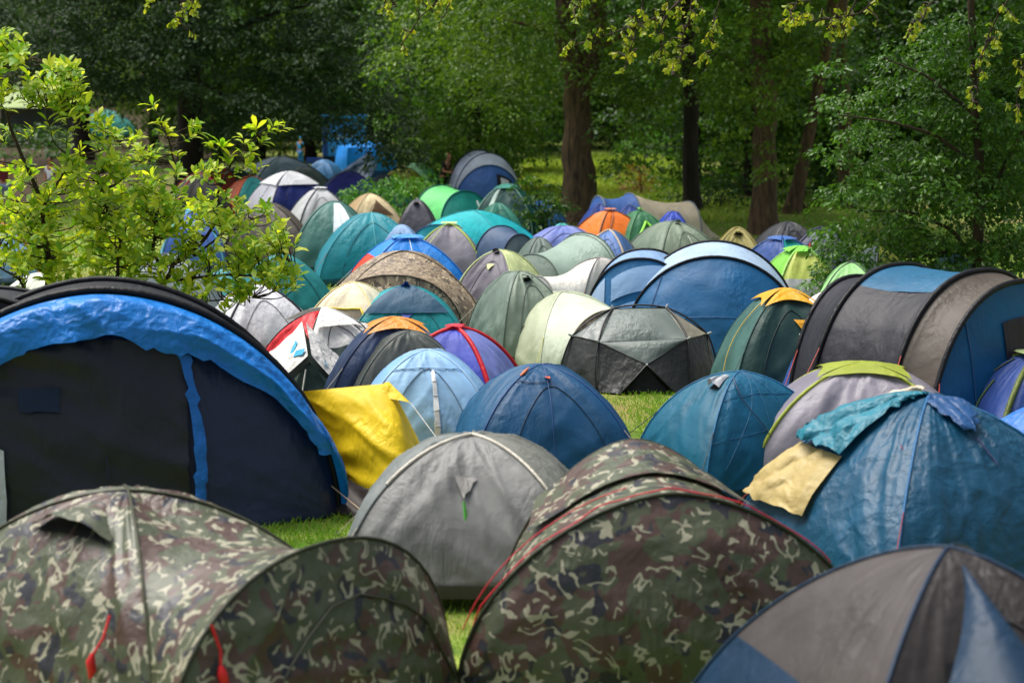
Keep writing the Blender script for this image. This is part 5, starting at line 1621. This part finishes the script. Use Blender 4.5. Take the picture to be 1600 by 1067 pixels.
# ---- yellow-green leaved small tree behind the navy tunnel tent
def whorl_tree(label, name, root_px, stems, blobs, tips, Y, lmat, seed, leaf=.14, per=9, dens=26, asp=.42, cat='tree', twig_r=.006, hang=False):
    rng = np.random.RandomState(seed)
    g = at_depth(root_px[0], root_px[1], root_px[2]); g[2] = 0
    root = empty(name, g)
    tag(root, label, cat)
    sk, skr, lst = [], [], []
    for pl, r0, r1 in stems:
        pts = px_pts(pl, Y, g)
        P = trunk_pts(pts, 24, .10, seed + len(lst))
        rad = np.linspace(r0, r1, len(P))
        lst.append((P, rad)); sk.append(P)
    skeleton = np.concatenate(sk)
    T = [np.array(px_pts(tips, Y, g))] if tips else []
    for b in blobs:
        px, py, rx, ry, Yb, dY = b[:6]
        sc = scale_at(Yb)
        n = max(2, int(math.pi * rx * ry / sc / sc * dens * (b[6] if len(b) > 6 else 1)))
        T.append(blob(px, py, rx, ry, Yb, dY, n, rng) - g)
    T = np.concatenate(T)
    PP, DD, NN = [], [], []
    for tip in T:
        d2 = np.sum((skeleton - tip) ** 2, 1)
        # prefer skeleton points below the tip
        d2 = d2 + np.where(skeleton[:, 2] > tip[2] + (.5 if hang else -.05), .35, 0) * (0 if hang else 1)
        b0 = skeleton[np.argmin(d2)]
        mid = b0 * .45 + tip * .55 + rng.normal(0, .05, 3) + np.array([0, 0, -.05 if not hang else .06])
        Pp = trunk_pts([b0, mid, tip], 7, .03, int(rng.randint(99)))
        lst.append((Pp, np.linspace(twig_r * 1.6, twig_r * .6, 7)))
        ax = unit((tip - mid)[None])[0]
        ax = unit((ax + (np.array([0, 0, .7]) if not hang else np.array([0, 0, -.5])))[None])[0]
        nl = rng.randint(per - 3, per + 4)
        for q in range(nl):
            fr = rng.rand() ** .7
            pos = Pp[3] * (1 - fr) + tip * fr
            a_ = rng.rand() * 6.283
            s1 = np.cross(ax, [0.3, .2, .9]); s1 /= np.linalg.norm(s1); s2 = np.cross(ax, s1)
            sd = s1 * math.cos(a_) + s2 * math.sin(a_)
            dr = ax * (.25 + .75 * rng.rand()) + sd * (.5 + .5 * rng.rand()) + np.array([0, 0, -.15 if not hang else -.55])
            nn = ax * .8 - sd * .5 + rng.normal(0, .25, 3) + np.array([0, 0, .35])
            PP.append(pos); DD.append(dr); NN.append(nn)
    PP, DD, NN = map(np.array, (PP, DD, NN))
    Ln = leaf * (.55 + .65 * rng.rand(len(PP)))
    v, f, ti = leaves_np(PP, DD, NN, Ln, Ln * asp, rng, True, .16)
    o = link('crown', mesh_np('crown', v, f, smooth=True, tint=ti), root, lmat)
    tubes_joined('trunk', lst, root, TWIG, 6)
    return root


YM = 21.3
whorl_tree('small tree with bright yellow green leaves behind the navy tunnel tent', 'leafy_tree', (120, 690, 21.6),
           [([(70, 680), (72, 560), (66, 470), (80, 410), (60, 340), (50, 260), (10, 180), (-30, 120)], .055, .012),
            ([(75, 600), (130, 500), (185, 440), (190, 380), (170, 330), (150, 270)], .035, .010),
            ([(100, 640), (220, 540), (262, 470), (256, 430), (280, 395), (330, 380), (345, 330), (340, 290), (370, 240), (420, 195)], .045, .008),
            ([(256, 430), (230, 390), (250, 330), (280, 270), (255, 210), (238, 170)], .025, .007),
            ([(262, 440), (330, 430), (400, 430), (460, 420)], .02, .007), ([(300, 400), (370, 350), (430, 330)], .016, .006),
            ([(66, 470), (20, 430), (-30, 400)], .02, .008), ([(60, 340), (110, 250), (170, 230), (200, 215)], .018, .007),
            ([(10, 180), (60, 165), (120, 185)], .014, .006), ([(50, 260), (-10, 250), (-40, 240)], .014, .006), ([(262, 470), (330, 470), (395, 465)], .014, .006),
            ([(-60, 200), (-20, 130), (20, 80), (60, 90), (110, 120)], .02, .007)],
           [(30, 120, 78, 44, 21, .5), (85, 150, 55, 46, 21, .5), (5, 60, 32, 34, 21, .4), (20, 205, 46, 16, 21.2, .4, .5), (115, 120, 26, 30, 20.9, .3),
            (60, 300, 110, 50, 21.6, .8, .8), (40, 380, 70, 44, 21.4, .7), (170, 270, 80, 46, 21.2, .6), (190, 340, 90, 46, 21.4, .7), (120, 410, 110, 36, 21.4, .7, .9),
            (250, 330, 70, 46, 21.2, .6), (300, 270, 40, 24, 21, .4, .7), (250, 400, 80, 40, 21.2, .6), (330, 330, 60, 34, 21, .5, .8), (350, 420, 80, 46, 21, .5, .9), (400, 350, 50, 30, 21, .4, .8),
            (430, 400, 44, 40, 20.9, .4), (455, 435, 28, 24, 20.9, .3), (370, 470, 50, 20, 20.9, .3, .5), (300, 450, 60, 20, 21, .4, .6), (40, 440, 60, 20, 21.2, .4, .5), (150, 445, 80, 16, 21.2, .4, .5), (30, 340, 60, 40, 21.5, .6, .7), (140, 205, 40, 24, 21, .4, .8), (200, 235, 36, 24, 21, .3, .9)],
           [(238, 165), (248, 190), (262, 205), (276, 240), (300, 215), (318, 205), (330, 225), (300, 196), (400, 200), (430, 196), (415, 220), (395, 235), (380, 215), (360, 245), (345, 225), (446, 200), (392, 255), (370, 270), (410, 262), (330, 262)],
           YM, LM['magnolia'], 91, leaf=.16, per=10, dens=72)

# ---- hanging branches of two big trees standing just outside the view
HS_R = [[(1140, -60), (1060, 10), (985, 45), (930, 60), (880, 78)], [(1010, -50), (1000, 20), (985, 70), (975, 105)], [(1090, -50), (1075, 40), (1060, 90), (1052, 118)], [(1125, -40), (1118, 40), (1110, 80)], [(1060, 0), (1040, 40), (1030, 90)],
        [(1420, -50), (1350, 20), (1280, 32), (1215, 46)], [(1370, -40), (1320, 30), (1300, 60)], [(1600, -40), (1560, 30), (1530, 90), (1522, 170)], [(1640, 60), (1600, 110), (1590, 170)], [(1480, -40), (1450, 20), (1420, 60)], [(940, -50), (915, -5), (900, 12)], [(1250, -40), (1240, 10), (1235, 40)]]
HS_L = [[(740, -60), (690, -5), (660, 20), (625, 70)], [(650, -50), (622, 0), (600, 30)], [(700, -40), (705, 5), (690, 28)], [(310, -60), (290, -5), (284, 20), (282, 44)], [(270, -50), (245, -8), (232, 5)], [(560, -60), (600, -20), (625, 10)], [(300, -30), (300, 5), (296, 15)]]
for (lb, base_px, limb, strands, sd) in (
        ('tall tree whose sunlit leafy branches hang over the forked tree', (1830, 560, 24.0), [(1830, 560, 24.0), (1820, 200, 24.0), (1790, -20, 24.0), (1650, -90, 23.6), (1400, -100, 23.2), (1150, -95, 23.0), (960, -80, 23.0)], HS_R, 95),
        ('tall tree whose few yellow leaf sprays hang before the dark tree', (-330, 560, 25.0), [(-330, 560, 25.0), (-325, 200, 25.0), (-290, -40, 25.0), (0, -110, 25.0), (300, -105, 24.5), (560, -95, 24.3), (760, -90, 24.0)], HS_L, 96)):
    tips = []
    rr = np.random.RandomState(sd)
    for st in strands:
        st = np.array(st, float)
        k = int(5 + 2.6 * len(st)) if sd == 95 else int(2 + 1.6 * len(st))
        tt = np.linspace(.9, len(st) - 1, k)
        for q in tt:
            x = np.interp(q, range(len(st)), st[:, 0]) + rr.normal(0, 11); y = np.interp(q, range(len(st)), st[:, 1]) + rr.normal(0, 9)
            tips.append((x, y, 23.2 + rr.normal(0, .3)))
    stems = [(limb, .22, .03)] + [([tuple(p) + (23.2,) for p in st], .014, .006) for st in strands]
    whorl_tree(lb, 'overhanging_tree', base_px, stems, [(1035, 50, 45, 45, 23.2, .4, .8), (1330, 45, 60, 22, 23.2, .4, .6), (1565, 70, 36, 50, 23.2, .4, .6), (1095, 30, 40, 34, 23.2, .4, .8)] if sd == 95 else [], tips, 23.2, LM['hang'], sd, leaf=.09, per=10, dens=30, asp=.5, twig_r=.007, hang=True)


# ================================================================== grass blades
def grass(label, n, xr, yr, hgt, seed, mat, wid=.006, mask=None):
    rng = np.random.RandomState(seed)
    x = rng.uniform(*xr, n); y = rng.uniform(*yr, n)
    dn = vn(x * 1.6, y * 1.6, seed)
    keep = rng.rand(n) < .35 + .9 * dn
    if mask is not None:
        keep &= mask(x, y)
    x, y, dn = x[keep], y[keep], dn[keep]
    m = len(x)
    h = hgt * (.4 + rng.rand(m)) * (.55 + .8 * dn)
    a_ = rng.rand(m) * 6.283
    lean = h * (.25 + .7 * rng.rand(m))
    w = wid * (.6 + .8 * rng.rand(m))
    px = -np.sin(a_) * w; py = np.cos(a_) * w
    v = np.stack([np.stack([x - px, y - py, x * 0], -1), np.stack([x + px, y + py, x * 0], -1),
                  np.stack([x + np.cos(a_) * lean * .35 + px * .7, y + np.sin(a_) * lean * .35 + py * .7, h * .65], -1), np.stack([x + np.cos(a_) * lean, y + np.sin(a_) * lean, h], -1)], 1)
    f = np.array([[0, 1, 2], [0, 2, 3]])
    F_ = (np.arange(m)[:, None, None] * 4 + f[None]).reshape(-1, 3)
    ti = np.repeat(np.clip(rng.rand(m) * .7 + .3 * (1 - dn), 0, 1), 4)
    o = link('grass', mesh_np('grass', v.reshape(-1, 3), F_, smooth=False, tint=ti), None, mat)
    tag(o, label, 'grass', kind='stuff')


GM = leaf_mat('grass_blades', '#5a9a22', '#98b040', .3, .6)


def in_px(polys):
    def f(x, y):
        # keep near the open patches of turf (ground rectangles)
        k = np.zeros(len(x), bool)
        for (x0, x1, y0, y1) in polys:
            k |= (x > x0) & (x < x1) & (y > y0) & (y < y1)
        return k
    return f


grass('short fresh grass in the gaps between the near tents', 210000, (-6, 6), (11.5, 34), .055, 4, GM, .005)
grass('longer sunlit grass in the clearing behind the forked tree', 50000, (.5, 7.5), (52, 92), .28, 5, leaf_mat('clearing_grass', '#86ac3a', '#c9d26a', .3, .6), .02)
grass('patchy grass between the middle rows of tents', 70000, (-16, 12), (34, 62), .09, 6, GM, .010)


# ================================================================== people
def skin_mesh(name, joints, edges, parent, mat, root_i=0, sub=2):
    me = bpy.data.meshes.new(name)
    me.from_pydata([j[0] for j in joints], edges, [])
    o = bpy.data.objects.new(name, me); COL.objects.link(o)
    o.modifiers.new('skin', 'SKIN')
    sv_ = me.skin_vertices[0].data
    for i, j in enumerate(joints):
        r_ = j[1]
        sv_[i].radius = r_ if isinstance(r_, tuple) else (r_, r_)
        sv_[i].use_root = (i == root_i)
    ss = o.modifiers.new('sub', 'SUBSURF'); ss.levels = sub; ss.render_levels = sub
    me.materials.append(mat)
    o.parent = parent
    for p in me.polygons:
        p.use_smooth = True
    return o


def person(label, px, py, rot, skin, shirt, legs, hair, lean=0.0, arms=((-.22, -.05, .85), (.22, -.05, .85)), short=True, scale=1.0):
    g = on_plane(px, py, 0)
    root = empty('person', g, R(rot)); root.scale = (scale,) * 3
    tag(root, label, 'person')
    L = lean
    J = [((0, 0, .93), (.13, .10)), ((0, -L * .3, 1.12), (.115, .09)), ((0, -L * .7, 1.34), (.14, .10)), ((0, -L * .9, 1.46), (.055, .055)), ((0, -L - .015, 1.55), (.075, .085)), ((0, -L - .02, 1.64), (.08, .095)), ((0, -L - .01, 1.71), (.05, .06)),
         ((-.17, -L * .75, 1.40), .052), ((.17, -L * .75, 1.40), .052),
         ((-.24, -L * .75, 1.14), .042), ((.24, -L * .75, 1.14), .042), (arms[0], .032), (arms[1], .032),
         ((-.09, 0, .86), .085), ((.09, 0, .86), .085), ((-.10, -.02, .48), .058), ((.10, -.02, .48), .058), ((-.10, .01, .10), .04), ((.10, .01, .10), .04), ((-.11, -.13, .035), .035), ((.11, -.13, .035), .035)]
    E = [(0, 1), (1, 2), (2, 3), (3, 4), (4, 5), (5, 6), (2, 7), (2, 8), (7, 9), (8, 10), (9, 11), (10, 12), (0, 13), (0, 14), (13, 15), (14, 16), (15, 17), (16, 18), (17, 19), (18, 20)]
    # fingers: five short chains at each hand
    for side, wi in ((-1, 11), (1, 12)):
        w = np.array(J[wi][0]); el = np.array(J[wi - 2][0]); d = unit((w - el)[None])[0]
        pc = w + d * .07
        J.append((tuple(pc), (.03, .016))); pi = len(J) - 1; E.append((wi, pi))
        for q in range(5):
            o_ = np.array([0, (q - 2) * .016, 0]) + (np.array([0, -.02, .02]) if q == 0 else 0)
            tip = pc + d * (.075 if q else .04) + o_ + np.array([-.012 * side, 0, 0])
            J.append((tuple(pc * .4 + tip * .6 + o_ * .3), .008)); E.append((pi, len(J) - 1))
            J.append((tuple(tip), .007)); E.append((len(J) - 2, len(J) - 1))
    body = skin_mesh('body', J, E, root, plain(skin, .6), 0)
    gI = lambda ids, k: [(J[i][0], tuple(np.array(J[i][1] if isinstance(J[i][1], tuple) else (J[i][1],) * 2) * k + .006)) for i in ids]
    sj = gI([0, 1, 2, 7, 8], 1.12)
    for a_, b_ in ((7, 9), (8, 10)):
        q = np.array(J[a_][0]) * .35 + np.array(J[b_][0]) * .65
        sj.append((tuple(q), .056))
    skin_mesh('shirt', sj, [(0, 1), (1, 2), (2, 3), (2, 4), (3, 5), (4, 6)], root, fabric(shirt, trans=0), 0)
    lj = gI([0, 13, 14, 15, 16], 1.14)
    le = [(0, 1), (0, 2), (1, 3), (2, 4)]
    if not short:
        lj += gI([17, 18], 1.3); le += [(3, 5), (4, 6)]
    skin_mesh('trousers', lj, le, root, fabric(legs, trans=0), 0)
    hj = [((0, -L + .03, 1.60), (.075, .06)), ((0, -L + .01, 1.68), (.085, .09)), ((0, -L - .03, 1.735), (.06, .07))]
    skin_mesh('hair', hj, [(0, 1), (1, 2)], root, plain(hair, .7), 0)
    for x in (-.03, .03):
        tube('eye', [(x, -L - .105, 1.645), (x, -L - .118, 1.645), (x, -L - .122, 1.645)], [.010, .009, .002], body, plain('#22180f', .4), 6)
    tube('nose', [(0, -L - .10, 1.64), (0, -L - .128, 1.61), (0, -L - .11, 1.60)], [.006, .013, .006], body, plain(skin, .6), 6)
    tube('mouth', [(-.025, -L - .10, 1.575), (0, -L - .108, 1.573), (.025, -L - .10, 1.575)], .005, body, plain('#8a4a40', .5), 5)
    for x in (-.082, .082):
        tube('ear', [(x, -L - .01, 1.655), (x * 1.12, -L + .0, 1.63), (x, -L - .01, 1.60)], [.006, .014, .006], body, plain(skin, .6), 6)


person('person in dark red shirt and pale blue shorts beyond the yellow leaved tree', 8, 334, 20, '#b98a6c', '#7a2430', '#8fa3c4', '#3a2a1c')
person('person in white shirt and black trousers beyond the yellow leaved tree', 82, 332, -30, '#b07a58', '#dfe2ea', '#15171b', '#2a1d14', short=False)
person('red haired person in black leaning over beside the family tent', 691, 322, 60, '#c98e6c', '#15161a', '#1d1f26', '#8a4a26', lean=.25, arms=((-.24, -.45, 1.12), (.26, -.5, 1.18)))
person('person in bright blue clothes standing in front of the kiosk', 470, 262, 150, '#b98a6c', '#2a9adf', '#1f78c8', '#2fa0d8', short=False, scale=.82)
